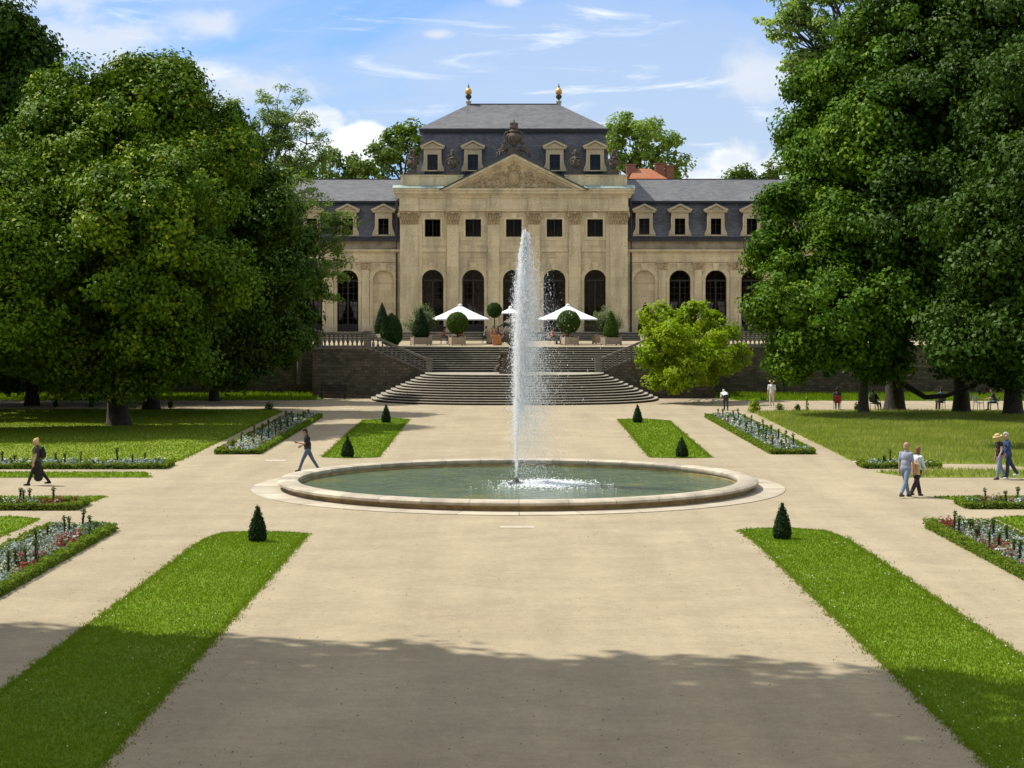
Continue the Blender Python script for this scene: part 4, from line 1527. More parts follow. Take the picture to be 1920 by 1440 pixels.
# ---- urns on the attic
def urn(x, y, z, h, lab, seed):
    rg = random.Random(seed)
    o = thing('stone_urn', (x, y, z), lab, 'urn', 'urns on the attic')
    mb = MB(); mb.box(x - .5, x + .5, y - .4, y + .4, z, z + .18); mb.box(x - .42, x + .42, y - .36, y + .36, z + .18, z + .34)
    mb.build('plinth', M['statue'], o)
    k = h / 2.1
    mb = MB()
    mb.lathe([(.30, .34), (.24, .42), (.13, .50), (.16, .58), (.30, .70), (.42, .92), (.44, 1.12), (.34, 1.28), (.24, 1.36), (.36, 1.44), (.34, 1.50), (.20, 1.58)], (x, y, z), 14, k, k)
    for i in range(20):
        a = rg.uniform(0, 2 * PI)
        mb.ell((x + .42 * math.cos(a), y + .42 * math.sin(a), z + rg.uniform(.8, 1.3)), (.11, .11, .14), 6, 5)
    for s in (-1, 1):
        mb.tube([(x + s * .36, y, z + .82), (x + s * .58, y, z + .95), (x + s * .56, y, z + 1.25), (x + s * .3, y, z + 1.4)], .06, 6)
    mb.build('bowl', M['statue'], o, 50)
    mb = MB()
    for i in range(30):
        f = rg.random()
        mb.ell((x + rg.gauss(0, .17) * (1 - f * .7), y + rg.gauss(0, .15) * (1 - f * .7), z + 1.5 + f * .62), (.10, .10, .13), 6, 5)
    mb.build('flower_bouquet', M['statue'], o, 60)
for i, (d, lab) in enumerate(((-191, 'weathered stone urn on the outer left corner of the attic'), (-115, 'dark stone urn between the two left dormers of the centre block'),
                              (116.5, 'dark stone urn between the two right dormers of the centre block'), (187.5, 'weathered stone urn on the outer right corner of the attic'))):
    urn(XC + rel(d), YB + .4, zt + .13, 2.1, lab, i)
o = thing('crowned_vase', (XC, YB + .3, ZPA), 'large dark stone vase with crown and figures on the pediment tip', 'sculpture')
mb = MB()
z = ZPA - .35
mb.box(XC - .75, XC + .75, YB - .45, YB + .6, z, z + .55); mb.box(XC - .5, XC + .5, YB - .35, YB + .5, z + .55, z + .75)
mb.build('plinth', M['statue'], o)
mb = MB()
mb.lathe([(.34, .75), (.28, .86), (.15, .98), (.22, 1.12), (.46, 1.36), (.60, 1.72), (.58, 1.98), (.40, 2.16), (.28, 2.24), (.42, 2.34), (.38, 2.44), (.26, 2.5)], (XC, YB + .05, z), 16)
rg = random.Random(8)
for i in range(24):
    a = rg.uniform(0, 2 * PI)
    mb.ell((XC + .56 * math.cos(a), YB + .05 + .56 * math.sin(a), z + rg.uniform(1.5, 2.1)), (.13, .13, .16), 6, 5)
for s in (-1, 1):
    mb.tube([(XC + s * .5, YB, z + 1.6), (XC + s * .82, YB, z + 1.8), (XC + s * .8, YB, z + 2.15), (XC + s * .45, YB, z + 2.35)], .075, 6)
mb.build('bowl', M['statue'], o, 50)
mb = MB()
mb.lathe([(.26, 2.48), (.36, 2.62), (.38, 2.8), (.30, 2.92), (.22, 2.96)], (XC, YB + .05, z), 12)
for k in range(8):
    a = 2 * PI * k / 8
    mb.ell((XC + .30 * math.cos(a), YB + .05 + .30 * math.sin(a), z + 2.98), (.09, .09, .13), 6, 5)
mb.ell((XC, YB + .05, z + 3.08), (.16, .16, .18), 8, 6); mb.ell((XC, YB + .05, z + 3.3), (.06, .06, .1), 6, 5)
mb.build('crown', M['statue'], o, 50)
for s in (-1, 1):
    mb = MB()
    rg = random.Random(30)
    mb.ell((XC + s * .78, YB, z + .9), (.26, .24, .42), 9, 7, Matrix.Rotation(s * .5, 3, 'Y'))
    mb.ell((XC + s * .66, YB, z + 1.38), (.15, .15, .18), 8, 6)
    mb.tube([(XC + s * .72, YB, z + 1.15), (XC + s * .95, YB - .1, z + 1.3), (XC + s * .75, YB - .1, z + 1.55)], [.09, .07, .05], 6)
    mb.tube([(XC + s * .85, YB, z + .65), (XC + s * 1.15, YB - .15, z + .55), (XC + s * 1.25, YB - .15, z + .2)], [.14, .11, .07], 6)
    for i in range(14):
        f = rg.random()
        mb.ell((XC + s * (.9 + f * .5), YB, z + .9 - f * .75 + rg.uniform(-.1, .25)), (.13, .12, .15), 6, 5)
    mb.build('figure_carving', M['statue'], o, 60)

# ---- red-roofed house behind
hs = thing('brick_roofed_house', (14.6, 196, 3.5), 'house with a red tiled hip roof and chimneys rising behind the right wing', 'house')
YH = 196
a = P(1176, 338, YH); b = P(1276, 345, YH); c = P(1216, 314, YH)
mb = MB(); mb.box(a.x, b.x, YH, YH + 9, 3.4, a.z - .8)
mb.build('wall', M['render'], hs)
mb = MB()
frustum(mb, a.x - .4, b.x + .6, YH - .4, YH + 9.4, a.z - 1.0, c.x - 1.2, c.x + .5, YH + 4.4, YH + 4.7, c.z + .2)
rr = mb.build('roof', M['redroof'], hs)
for px, py, w in ((1183, 310, .5), (1237, 308, .5), (1256, 312, .4)):
    q_ = P(px, py, YH + 4)
    mb = MB(); mb.box(q_.x - w, q_.x + w, YH + 3.7, YH + 4.5, a.z - .5, q_.z); mb.box(q_.x - w - .07, q_.x + w + .07, YH + 3.63, YH + 4.57, q_.z + .001, q_.z + .12)
    mb.build('chimney', M['brick'], rr)
# ================================================================== trees
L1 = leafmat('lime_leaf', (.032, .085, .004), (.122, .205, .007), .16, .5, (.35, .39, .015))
L1D = leafmat('lime_leaf_shade', (.022, .056, .004), (.060, .112, .006), .14, .5, (.13, .18, .012))  # lime leaf darkened: shade of the rear trees put into its colour
L2 = leafmat('dark_leaf', (.022, .056, .005), (.058, .112, .008), .16, .5)  # on the right grove and low left tree its darkness paints in shade
L3 = leafmat('maple_leaf', (.028, .080, .004), (.100, .195, .009), .20, .5, (.25, .34, .02))
L4 = leafmat('acacia_leaf', (.11, .19, .03), (.22, .30, .07), .40, .5)
L5 = leafmat('bright_leaf', (.17, .27, .010), (.27, .37, .016), .45, .5, (.38, .42, .03))
L6 = leafmat('pale_leaf', (.17, .27, .06), (.29, .39, .11), .48, .5, (.40, .46, .18))
L7 = leafmat('far_leaf', (.07, .125, .015), (.14, .20, .03), .35, .5)
L7b = leafmat('far_light_leaf', (.14, .235, .03), (.24, .335, .06), .38, .5)
BOX = leafmat('box_leaf', (.020, .055, .010), (.045, .095, .014), .22, .5)
BOXL = leafmat('box_leaf_fresh', (.045, .095, .010), (.085, .15, .014), .25, .5)
YEW = leafmat('yew_needle', (.012, .035, .010), (.028, .06, .014), .15, .55)
OLIVE = leafmat('oleander_leaf', (.085, .12, .05), (.15, .19, .09), .3, .5, (.30, .26, .2))

tree('lime_tree', gp(222, 797), .55, PB([(190, 330, 102, 140), (95, 420, 100, 125), (280, 230, 104, 95), (318, 188, 104, 64), (150, 215, 104, 82), (90, 300, 103, 80),
     (205, 560, 98, 160), (60, 560, 99, 125), (330, 520, 98, 130), (330, 380, 100, 115), (225, 175, 104, 55), (30, 430, 97, 90), (250, 430, 96, 120), (390, 300, 104, 80), (120, 640, 99, 80), (300, 640, 98, 80), (150, 690, 100, 55), (285, 690, 100, 55), (60, 680, 100, 60), (326, 152, 104, 36), (20, 350, 99, 70), (100, 420, 110, 110), (210, 340, 110, 100), (20, 480, 110, 100), (160, 560, 109, 110), (222, 712, 99, 45), (345, 695, 100, 50), (110, 715, 100, 45), (245, 145, 104, 28)]),
     .25, 'big dense lime tree on the left lawn with yellow-green sunlit top', L1, dens=3.3, per=112, clump=1.0, seed=3, fork=.24)
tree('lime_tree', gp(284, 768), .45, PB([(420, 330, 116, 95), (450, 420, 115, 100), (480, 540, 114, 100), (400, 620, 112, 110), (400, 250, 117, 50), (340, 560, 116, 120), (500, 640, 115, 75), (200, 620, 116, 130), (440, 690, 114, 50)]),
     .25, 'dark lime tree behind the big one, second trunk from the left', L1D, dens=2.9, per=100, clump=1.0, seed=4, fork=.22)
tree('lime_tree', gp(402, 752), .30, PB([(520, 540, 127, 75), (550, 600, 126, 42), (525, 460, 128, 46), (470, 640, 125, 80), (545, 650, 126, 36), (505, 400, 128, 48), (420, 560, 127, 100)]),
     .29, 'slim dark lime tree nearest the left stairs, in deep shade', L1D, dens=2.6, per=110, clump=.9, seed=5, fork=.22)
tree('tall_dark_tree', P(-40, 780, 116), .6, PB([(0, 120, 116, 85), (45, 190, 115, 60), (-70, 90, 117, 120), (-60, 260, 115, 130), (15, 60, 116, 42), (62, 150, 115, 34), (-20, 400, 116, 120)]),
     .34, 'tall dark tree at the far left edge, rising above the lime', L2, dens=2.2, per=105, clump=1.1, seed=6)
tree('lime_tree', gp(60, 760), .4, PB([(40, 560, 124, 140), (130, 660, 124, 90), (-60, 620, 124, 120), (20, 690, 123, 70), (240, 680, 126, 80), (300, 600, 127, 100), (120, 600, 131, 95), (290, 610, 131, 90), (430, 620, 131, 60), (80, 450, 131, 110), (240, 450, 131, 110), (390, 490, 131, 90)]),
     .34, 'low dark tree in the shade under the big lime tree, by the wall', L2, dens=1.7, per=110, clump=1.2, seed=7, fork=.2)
tree('overhanging_tree', (-36.5, 96, 0), .5, PB([(-60, 520, 96, 150), (-20, 460, 95, 95), (30, 540, 94, 60), (-40, 620, 94, 110), (-180, 500, 96, 200), (-330, 520, 97, 170), (-120, 380, 97, 120), (-250, 380, 97, 150), (20, 600, 94, 45)]),
     .25, 'tree at the left picture edge with sunlit leaves, shading the left lawn', L1, dens=2.4, per=90, clump=1.05, seed=8, fork=.2)
# unseen park wood to either side, added to block low sky light
def wood():
    rng = np.random.default_rng(90)
    bl = []
    for x0, x1, y0, y1, h, n in ((-64, -34, 99, 142, 20, 46), (-64, -47, 36, 97, 15, 30), (44, 64, 20, 140, 17, 46), (-90, -50, -30, 30, 16, 20), (45, 90, -30, 20, 16, 20)):
        for k in range(n):
            r = rng.uniform(3.2, 5.2)
            bl.append(((rng.uniform(x0 + r, x1), rng.uniform(y0, y1), rng.uniform(2.5, h - r)), r))
    cs, out = blob_clumps(bl, 1.0, rng, .45)
    v_, sh = clump_leaves(cs, out, 26, 1.3, .8, rng, .7, .7, .3)
    # very tall unseen crowns added left of the viewpoint: their tops draw the shadow edge across the foreground
    bl = []
    dl = (SH1 - SH0).normalized(); nl = Vector((dl.y, -dl.x))
    for row, (off, zt, r0) in enumerate(((0, 27.0, 2.6), (3.2, 26.4, 3.0), (6.6, 27.5, 3.4), (10.5, 27.2, 3.6), (14.5, 28, 3.6))):
        for k in range(26):
            q = SH0.lerp(SH1, (k + .5 * (row % 2)) / 25)
            r = r0 * rng.uniform(.93, 1.07)
            bl.append(((q.x + nl.x * (off + r), q.y + nl.y * (off + r), zt - r + rng.normal() * .1), r))
            if row: bl.append(((q.x + nl.x * (off + r), q.y + nl.y * (off + r), zt - r - 3.2), r))
    c2, o2 = blob_clumps(bl, 2.2, rng, .35)
    v2, s2 = clump_leaves(c2, o2, 17, .9, .62, rng, .8, .7, .3)
    v_ = np.concatenate([v_, v2]); sh = np.concatenate([sh, s2])
    o = np_mesh('shade_wood', v_, 4, L2, None, sh)
    mb = MB()
    for k in range(7):
        q = SH0.lerp(SH1, k / 12.) + nl * (5 + 3 * (k % 2))
        if q.x > -14: continue
        mb.tube(branch_path((q.x, q.y, -.2), (q.x + 1, q.y, 22), 0, 6, .02), [.6, .5, .45, .4, .35, .3, .2], 8)
    mb.build('trunks', M['bark'], o, 60)
    tag(o, 'unseen park wood added on both sides to block low sky and cast the foreground shadow', 'wood', kind='stuff')
wood()
# feathery tree in front of the left wing
def sparse_tree(name, base, tr, tips, leaf, lab, mat_, per, clump, seed, fork=.45, k=5, bark='barkgrey'):
    rng = np.random.default_rng(seed); random.seed(seed)
    root = thing(name, base, lab, 'tree')
    base = Vector(base)
    f = None
    mb = MB(); cs = []; out = []
    top = max(t_[0].z + t_[1] for t_ in tips)
    f = Vector((base.x + .3, base.y, base.z + (top - base.z) * fork))
    mb.tube(branch_path(base, f, 0, 5, .03), [tr * (1 - .08 * i) for i in range(6)], 10, .1)
    for c, r in tips:
        p1 = branch_path(f, c, .05, 6, .12)
        rr = tr * .55
        mb.tube(p1, [rr * (1 - .12 * i) for i in range(7)], 7, .1)
        for j in range(k):
            d = Vector((random.gauss(0, 1), random.gauss(0, 1), random.gauss(.25, .8))).normalized()
            e = c + d * r * random.uniform(.7, 1.05)
            s = p1[random.choice((3, 4, 5, 6))]
            p2 = branch_path(s, e, .06, 5, .16)
            mb.tube(p2, [max(.016, rr * .36 * (1 - .15 * i)) for i in range(6)], 5)
            for q in range(5):
                st = p2[random.choice((2, 3, 4, 5))]
                d2 = (d + Vector((random.gauss(0, .8), random.gauss(0, .8), random.gauss(0, .6)))).normalized()
                e2 = st + d2 * r * random.uniform(.25, .55)
                mb.tube(branch_path(st, e2, .05, 3, .15), [.022, .018, .014, .010], 4)
                cs.append(tuple(e2)); out.append(tuple(d2))
                if random.random() < .5:
                    cs.append(tuple(st.lerp(e2, .6))); out.append(tuple(d2))
    mb.build('trunk', M[bark], root, 60)
    v_, sh = clump_leaves(np.array(cs), np.array(out), per, clump, leaf, rng, .45, .5, .7)
    np_mesh('crown', v_, 4, mat_, root, sh)
sparse_tree('feathery_tree', P(512, 735, 141), .28, PB([(540, 225, 141, 52), (575, 270, 141, 48), (495, 230, 142, 45), (460, 235, 141, 32), (430, 205, 141, 20), (500, 300, 140, 55), (560, 330, 140, 45), (450, 300, 140, 45), (520, 195, 142, 30)]),
            .20, 'thin-leaved tree with bare twigs in front of the left wing roof', L4, 34, .6, 9, .52, 6)
sparse_tree('feathery_tree', P(560, 720, 137.2), .2, PB([(560, 380, 137.2, 50), (600, 430, 137, 42), (640, 420, 137, 24), (575, 490, 137, 48), (615, 520, 137, 32), (600, 570, 137, 32), (540, 430, 137, 45), (625, 470, 137, 28), (520, 340, 138, 45)]),
            .22, 'lower feathery tree whose green sprays hang over the left wing windows', L4, 24, .6, 10, .5, 6)

tree('plane_tree', gp(1619, 776), .28, PB([(1530, 560, 111, 95), (1462, 480, 114, 52), (1455, 585, 112, 52), (1550, 660, 110, 70), (1500, 385, 115, 60), (1545, 305, 116, 62), (1500, 650, 112, 48), (1600, 620, 109, 80), (1480, 680, 111, 32), (1590, 440, 112, 80)]),
     .27, 'grey-trunked tree at the front of the right grove, leafy down to the wall', L3, dens=3.8, per=120, clump=.9, bark='barkgrey', seed=12, fork=.2)
tree('plane_tree', gp(1678, 772), .55, PB([(1600, 210, 117, 100), (1535, 180, 118, 50), (1690, 300, 113, 140), (1640, 440, 112, 110), (1720, 110, 116, 120), (1520, 250, 117, 55), (1570, 320, 115, 80), (1690, 590, 110, 100), (1640, 130, 117, 70), (1498, 300, 117, 36), (1650, 690, 112, 50)]),
     .29, 'massive dark-trunked tree of the right grove with a low sweeping branch', L3, dens=3.1, per=105, clump=1.0, seed=13, fork=.22)
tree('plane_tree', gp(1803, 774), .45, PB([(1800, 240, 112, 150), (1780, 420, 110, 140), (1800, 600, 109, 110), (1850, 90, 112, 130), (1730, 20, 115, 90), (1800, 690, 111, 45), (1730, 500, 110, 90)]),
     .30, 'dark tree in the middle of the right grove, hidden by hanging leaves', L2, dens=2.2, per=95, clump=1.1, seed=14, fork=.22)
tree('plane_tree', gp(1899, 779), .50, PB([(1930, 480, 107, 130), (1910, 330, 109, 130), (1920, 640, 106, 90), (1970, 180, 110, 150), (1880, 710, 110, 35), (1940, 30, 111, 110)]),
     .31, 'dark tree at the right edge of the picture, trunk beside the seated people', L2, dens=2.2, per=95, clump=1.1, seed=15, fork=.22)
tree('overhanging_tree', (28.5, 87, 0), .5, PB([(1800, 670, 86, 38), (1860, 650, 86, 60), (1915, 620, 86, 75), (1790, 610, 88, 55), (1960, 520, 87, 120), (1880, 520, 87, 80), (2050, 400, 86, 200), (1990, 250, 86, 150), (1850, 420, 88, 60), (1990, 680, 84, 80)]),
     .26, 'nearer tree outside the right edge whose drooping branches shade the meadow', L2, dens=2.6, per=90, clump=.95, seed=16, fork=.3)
# low sweeping limb
p0, p1, p2, p3 = P(1690, 718, 113.5), P(1735, 745, 113), P(1775, 742, 112.5), P(1830, 722, 112)
mb = MB(); mb.tube([P(1672, 700, 114.6), p0, p1, p2, p3, P(1862, 700, 112)], [.24, .20, .16, .13, .10, .06], 8, .12)
big = [o for o in COL.objects if o.get('label', '').startswith('massive')][0]
mb.build('low_branch', M['bark'], big, 60)
sparse_tree('pale_tree', P(1590, 700, 136.5), .4, PB([(1480, 40, 136, 40), (1530, 90, 136, 50), (1500, 0, 136, 45), (1570, 20, 136, 70), (1640, 10, 136, 80), (1600, 90, 136, 60), (1560, -60, 136, 80), (1500, 120, 136, 30)]),
            .34, 'tall pale-leaved tree rising behind the top of the right grove', L6, 30, .7, 17, .6, 8)
mb = MB()
pp_ = [P(1545, 150, 117), P(1510, 130, 117), P(1490, 124, 117), P(1462, 116, 117)]
mb.tube(pp_, [.06, .04, .03, .012], 5)
mb.tube([pp_[1], P(1488, 135, 117), P(1470, 136, 117)], [.03, .02, .01], 5)
mb.build('dead_branch', M['barkgrey'], big, 60)

tree('bright_small_tree', gp(1292, 746), .16, PB([(1232, 622, 127, 34), (1262, 596, 129, 26), (1304, 600, 129, 30), (1352, 624, 129, 32), (1218, 660, 126, 28), (1283, 655, 126, 44), (1345, 668, 127, 38), (1245, 696, 126, 28), (1385, 682, 129, 20), (1312, 577, 129, 17), (1216, 592, 127, 17), (1334, 588, 130, 16), (1320, 705, 127, 28), (1262, 715, 125, 26), (1225, 715, 125, 14), (1390, 655, 129, 13), (1240, 578, 128, 12), (1296, 574, 129, 10), (1290, 690, 124, 40), (1330, 650, 124, 34), (1265, 630, 124, 34)]),
     .22, 'small bright yellow-green tree in front of the right retaining wall', L5, dens=15, per=52, clump=.5, airy=True, fill=30, seed=18, fork=.18, inner=.62, aspect=.75, up=.5)
for base, bl, lf, lab, mt, sd in (
    ((-10.5, 196, 3.5), [(745, 275, 196, 42), (775, 262, 196, 36), (718, 295, 195, 34), (752, 245, 197, 24), (700, 325, 196, 40), (790, 300, 196, 40)], .42, 'green tree behind the left side of the centre block roof', L7, 31),
    ((-16, 200, 3.5), [(635, 308, 198, 40), (690, 318, 197, 34), (600, 318, 199, 40), (640, 345, 198, 45), (560, 330, 198, 40)], .42, 'low rounded tree behind the left wing ridge', L7, 32),
    ((14, 216, 3.5), [(1195, 270, 215, 60), (1150, 255, 215, 42), (1250, 275, 216, 40), (1215, 240, 215, 30), (1265, 315, 215, 34), (1130, 300, 215, 50), (1210, 330, 215, 55), (1180, 232, 215, 20)], .42, 'airy light green tree behind the red-roofed house', L7b, 33),
    ((29, 232, 3.5), [(1395, 335, 230, 28), (1375, 338, 230, 20), (1430, 338, 230, 26), (1460, 330, 230, 30), (1410, 350, 230, 30)], .45, 'small dark tree behind the right wing ridge', L7, 34)):
    tree('background_tree', base, .4, PB(bl), lf, lab, mt, dens=2.3, per=60, clump=.95, seed=sd, fork=.4, inner=.6, airy=True, fill=5, up=.5)

# ================================================================== clipped plants
def leafy(fn, n, size, mat_, parent, name, rng, jitter=.03, up=.2):
    c, nm = fn(n, rng)
    c = c + rng.normal(size=c.shape) * jitter
    nm = nm + rng.normal(size=nm.shape) * .45
    nm[:, 2] += up
    return np_mesh(name, quads(c, nm, size, .6, rng), 4, mat_, parent, rng.random(len(c)))

def profile_surface(prof, cx, cy, cz):
    """sample points on a lathe profile [(r,z)]"""
    prof = np.array(prof, float)
    seg = np.diff(prof, axis=0)
    ln = np.hypot(seg[:, 0], seg[:, 1])
    area = ln * (prof[:-1, 0] + prof[1:, 0]) * .5 + 1e-6
    cdf = np.cumsum(area) / area.sum()
    def fn(n, rng):
        i = np.searchsorted(cdf, rng.random(n))
        t_ = rng.random(n)
        r = prof[i, 0] + seg[i, 0] * t_
        z = prof[i, 1] + seg[i, 1] * t_
        a = rng.uniform(0, 2 * PI, n)
        nr, nz = seg[i, 1] / ln[i], -seg[i, 0] / ln[i]
        c = np.stack([cx + r * np.cos(a), cy + r * np.sin(a), cz + z], 1)
        nm = np.stack([nr * np.cos(a), nr * np.sin(a), nz], 1)
        return c, nm
    return fn

def topiary(name, prof, pos, n, size, mat_, core, lab, cat, group=None, seed=1, stem=None, jitter=.03):
    rng = np.random.default_rng(seed)
    root = thing(name, pos, lab, cat, group)
    x, y, z = pos
    if stem:
        mb = MB(); mb.tube([(x, y, z), (x + .02, y, z + stem * .5), (x, y, z + stem + .15)], [.05, .045, .04], 7)
        mb.build('stem', M['bark'], root, 60)
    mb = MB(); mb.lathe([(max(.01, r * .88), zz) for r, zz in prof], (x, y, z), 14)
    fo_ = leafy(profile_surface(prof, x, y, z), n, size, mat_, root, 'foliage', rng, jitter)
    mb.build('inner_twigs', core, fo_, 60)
    return root
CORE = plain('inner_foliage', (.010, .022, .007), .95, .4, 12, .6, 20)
cone = lambda h, r: [(.02, 0), (r * .82, .03 * h), (r, .14 * h), (r * .92, .32 * h), (r * .66, .58 * h), (r * .36, .80 * h), (.05 * r + .01, .97 * h), (.004, h * 1.02)]
def ball(r, z0):
    return [(max(.01, r * math.sin(PI * k / 12)), z0 + r - r * math.cos(PI * k / 12)) for k in range(13)]
egg = lambda h, r: [(.05, 0), (r * .6, .04 * h), (r * .95, .2 * h), (r, .4 * h), (r * .85, .65 * h), (r * .5, .88 * h), (.02, h)]

for px, py, h, r, lab in ((483, 1016.5, .95, .23, 'small dark conical yew at the head of the near left lawn strip'),
                          (1466.5, 1011.5, .97, .235, 'small dark conical yew at the head of the near right lawn strip'),
                          (651.5, 858, .86, .25, 'small conical yew on the far left lawn strip, nearest the fountain'),
                          (1278.5, 858, .84, .25, 'small conical yew on the far right lawn strip, nearest the fountain'),
                          (724, 793, .98, .24, 'small conical yew at the stairs end of the far left lawn strip'),
                          (1195.5, 793, .98, .24, 'small conical yew at the stairs end of the far right lawn strip')):
    p = gp(px, py)
    topiary('conical_yew', cone(h, r), (p.x, p.y, .02), 2600, .055, YEW, CORE, lab, 'shrub', 'small conical yews on the lawn strips', int(px), None, .022)

def planter(px, y, w, h, lab, mat_, seed=0, rot=.0):
    x = (px - VX) * y / F + CX
    root = thing('planter_box', (x, y, ZT), lab, 'planter', 'wooden planter boxes on the terrace')
    T_ = Matrix.Translation((x, y, ZT)) @ Matrix.Rotation(rot, 4, 'Z')
    mb = MB()
    n = 5
    for s in (-1, 1):
        for k in range(n):
            x0 = -w / 2 + .06 + (w - .12) * k / n
            mb.obox(T_, x0 + .004, x0 + (w - .12) / n - .004, s * w / 2 - .03, s * w / 2 + .03, .1, h - .04)
            mb.obox(T_, s * w / 2 - .03, s * w / 2 + .03, x0 + .004, x0 + (w - .12) / n - .004, .1, h - .04)
    mb.obox(T_, -w / 2 + .04, w / 2 - .04, -w / 2 + .04, w / 2 - .04, .12, h - .1)
    mb.build('box', mat_, root)
    for sx in (-1, 1):
        for sy in (-1, 1):
            mb = MB(); mb.obox(T_, sx * w / 2 - .05, sx * w / 2 + .05, sy * w / 2 - .05, sy * w / 2 + .05, 0, h + .04)
            mb.build('corner_post', mat_, root)
    return x
def TX(px, y): return (px - VX) * y / F + CX
Y1 = 142.0
for px, w, lab, m_ in ((789, 1.25, 'grey wooden planter box holding the dark cone, left of the parasol', 'planterdk'), (857, 1.0, 'wooden planter box under the left clipped ball', 'planter'),
                       (1068.5, 1.0, 'wooden planter box under the right clipped ball', 'planter'), (1145.5, 1.2, 'grey wooden planter box holding the bright green cone', 'planterdk')):
    planter(px, Y1, w, .64, lab, M[m_], 0, R(14))
planter(792, 146.5, 1.3, .75, 'orange-brown planter box of the loose oleander behind the dark cone', M['planter'], 0, R(8))
planter(1130, 146.5, 1.3, .75, 'orange-brown planter box of the loose oleander behind the bright cone', M['planter'], 0, R(8))
planter(926, 147.5, 1.0, .9, 'wooden planter box of the ball-headed standard tree by the terracotta pot', M['planter'], 0, R(5))
ZP = ZT + .58
topiary('clipped_cone', cone(2.18, .62), (TX(789, Y1), Y1, ZP), 5200, .10, YEW, CORE, 'dark conical clipped shrub in a grey box on the terrace, left', 'topiary', None, 61)
topiary('clipped_cone', cone(1.98, .56), (TX(1145.5, Y1), Y1, ZP), 5000, .10, BOXL, CORE, 'bright green clipped cone in a grey box on the terrace, right', 'topiary', None, 62)
topiary('clipped_ball', ball(.80, .30), (TX(857.5, Y1), Y1, ZP), 5600, .10, BOXL, CORE, 'green clipped ball on a short stem in front of the left parasol', 'topiary', None, 63, .4)
topiary('clipped_ball', ball(.86, .32), (TX(1066, Y1), Y1, ZP), 5800, .10, BOXL, CORE, 'green clipped ball on a short stem in front of the right parasol', 'topiary', None, 64, .4)
topiary('standard_tree', ball(.56, 1.22), (TX(927, 147.5), 147.5, ZT + .85), 2600, .10, BOX, CORE, 'ball-headed standard tree on a bare stem beside the terracotta pot', 'topiary', None, 65, 1.35)
topiary('clipped_egg', egg(2.35, .80), (TX(734, 140), 140, ZT + .05), 5600, .11, BOX, CORE, 'dark egg-shaped clipped shrub at the top of the left balustrade', 'topiary', None, 66)
topiary('clipped_cone', cone(2.6, .62), (TX(716.5, 158), 158, ZT + .6), 4600, .11, YEW, CORE, 'tall dark clipped cone in a pale pot before the left blind arch', 'topiary', None, 67)
topiary('clipped_cone', cone(2.6, .58), (TX(1209.5, 158), 158, ZT + .6), 4200, .11, YEW, CORE, 'dark clipped cone before the right blind arch, above the bright tree', 'topiary', None, 68)
for px, lab in ((716.5, 'pale stone pot of the tall cone before the left blind arch'), (1209.5, 'pale stone pot of the cone before the right blind arch')):
    x = TX(px, 158)
    mb = MB(); mb.lathe([(.34, 0), (.36, .05), (.42, .5), (.5, .55), (.5, .64), (.42, .64), (.4, .5)], (x, 158, ZT), 16)
    tag(mb.build('stone_pot', M['whitepot'], None, 40), lab, 'pot')
x = TX(932.5, 142)
pot = thing('terracotta_pot', (x, 142, ZT), 'large terracotta pot with pink flowers beside the water jet', 'pot')
mb = MB(); mb.lathe([(.30, 0), (.34, .06), (.44, .66), (.50, .68), (.50, .82), (.42, .82), (.40, .7)], (x, 142, ZT), 18)
mb.build('pot', M['terracotta'], pot, 40)
rng = np.random.default_rng(77)
PINK = leafmat('pink_blossom', (.06, .10, .03), (.35, .13, .12), .3, .6, (.6, .3, .28))
cc = rng.normal(size=(340, 3)) * np.array([.28, .28, .18]) + np.array([x, 142, ZT + .98])
np_mesh('flowers', quads(cc, rng.normal(size=(340, 3)) + np.array([0, -.4, .6]), .11, .8, rng), 4, PINK, pot, rng.random(340))
for px, lab, sd in ((790, 'loose grey-green oleander bush behind the dark cone', 71), (1136, 'loose grey-green oleander bush behind the bright cone', 72)):
    x = TX(px, 146.5)
    root = thing('oleander_bush', (x, 146.5, ZT + .7), lab, 'bush')
    rng = np.random.default_rng(sd); random.seed(sd)
    mb = MB(); cs = []; out = []
    for k in range(46):
        a = rng.uniform(0, 2 * PI); e = rng.uniform(.1, 1.2)
        L = rng.uniform(1.1, 1.95)
        tip = Vector((x + math.cos(a) * math.sin(e) * L * .95, 146.5 + math.sin(a) * math.sin(e) * L * .95, ZT + .75 + math.cos(e) * L * 1.15))
        pth = branch_path((x, 146.5, ZT + .6), tip, .05, 4, .06)
        mb.tube(pth, [.025, .02, .016, .012, .008], 5)
        for q in pth[2:]:
            cs.append(tuple(q)); out.append(tuple((tip - Vector((x, 146.5, ZT + .7))).normalized()))
    mb.build('stems', M['barkgrey'], root, 60)
    v_, sh = clump_leaves(np.array(cs), np.array(out), 44, .34, .17, rng, 1, .34, .4)
    np_mesh('foliage', v_, 4, OLIVE, root, sh)

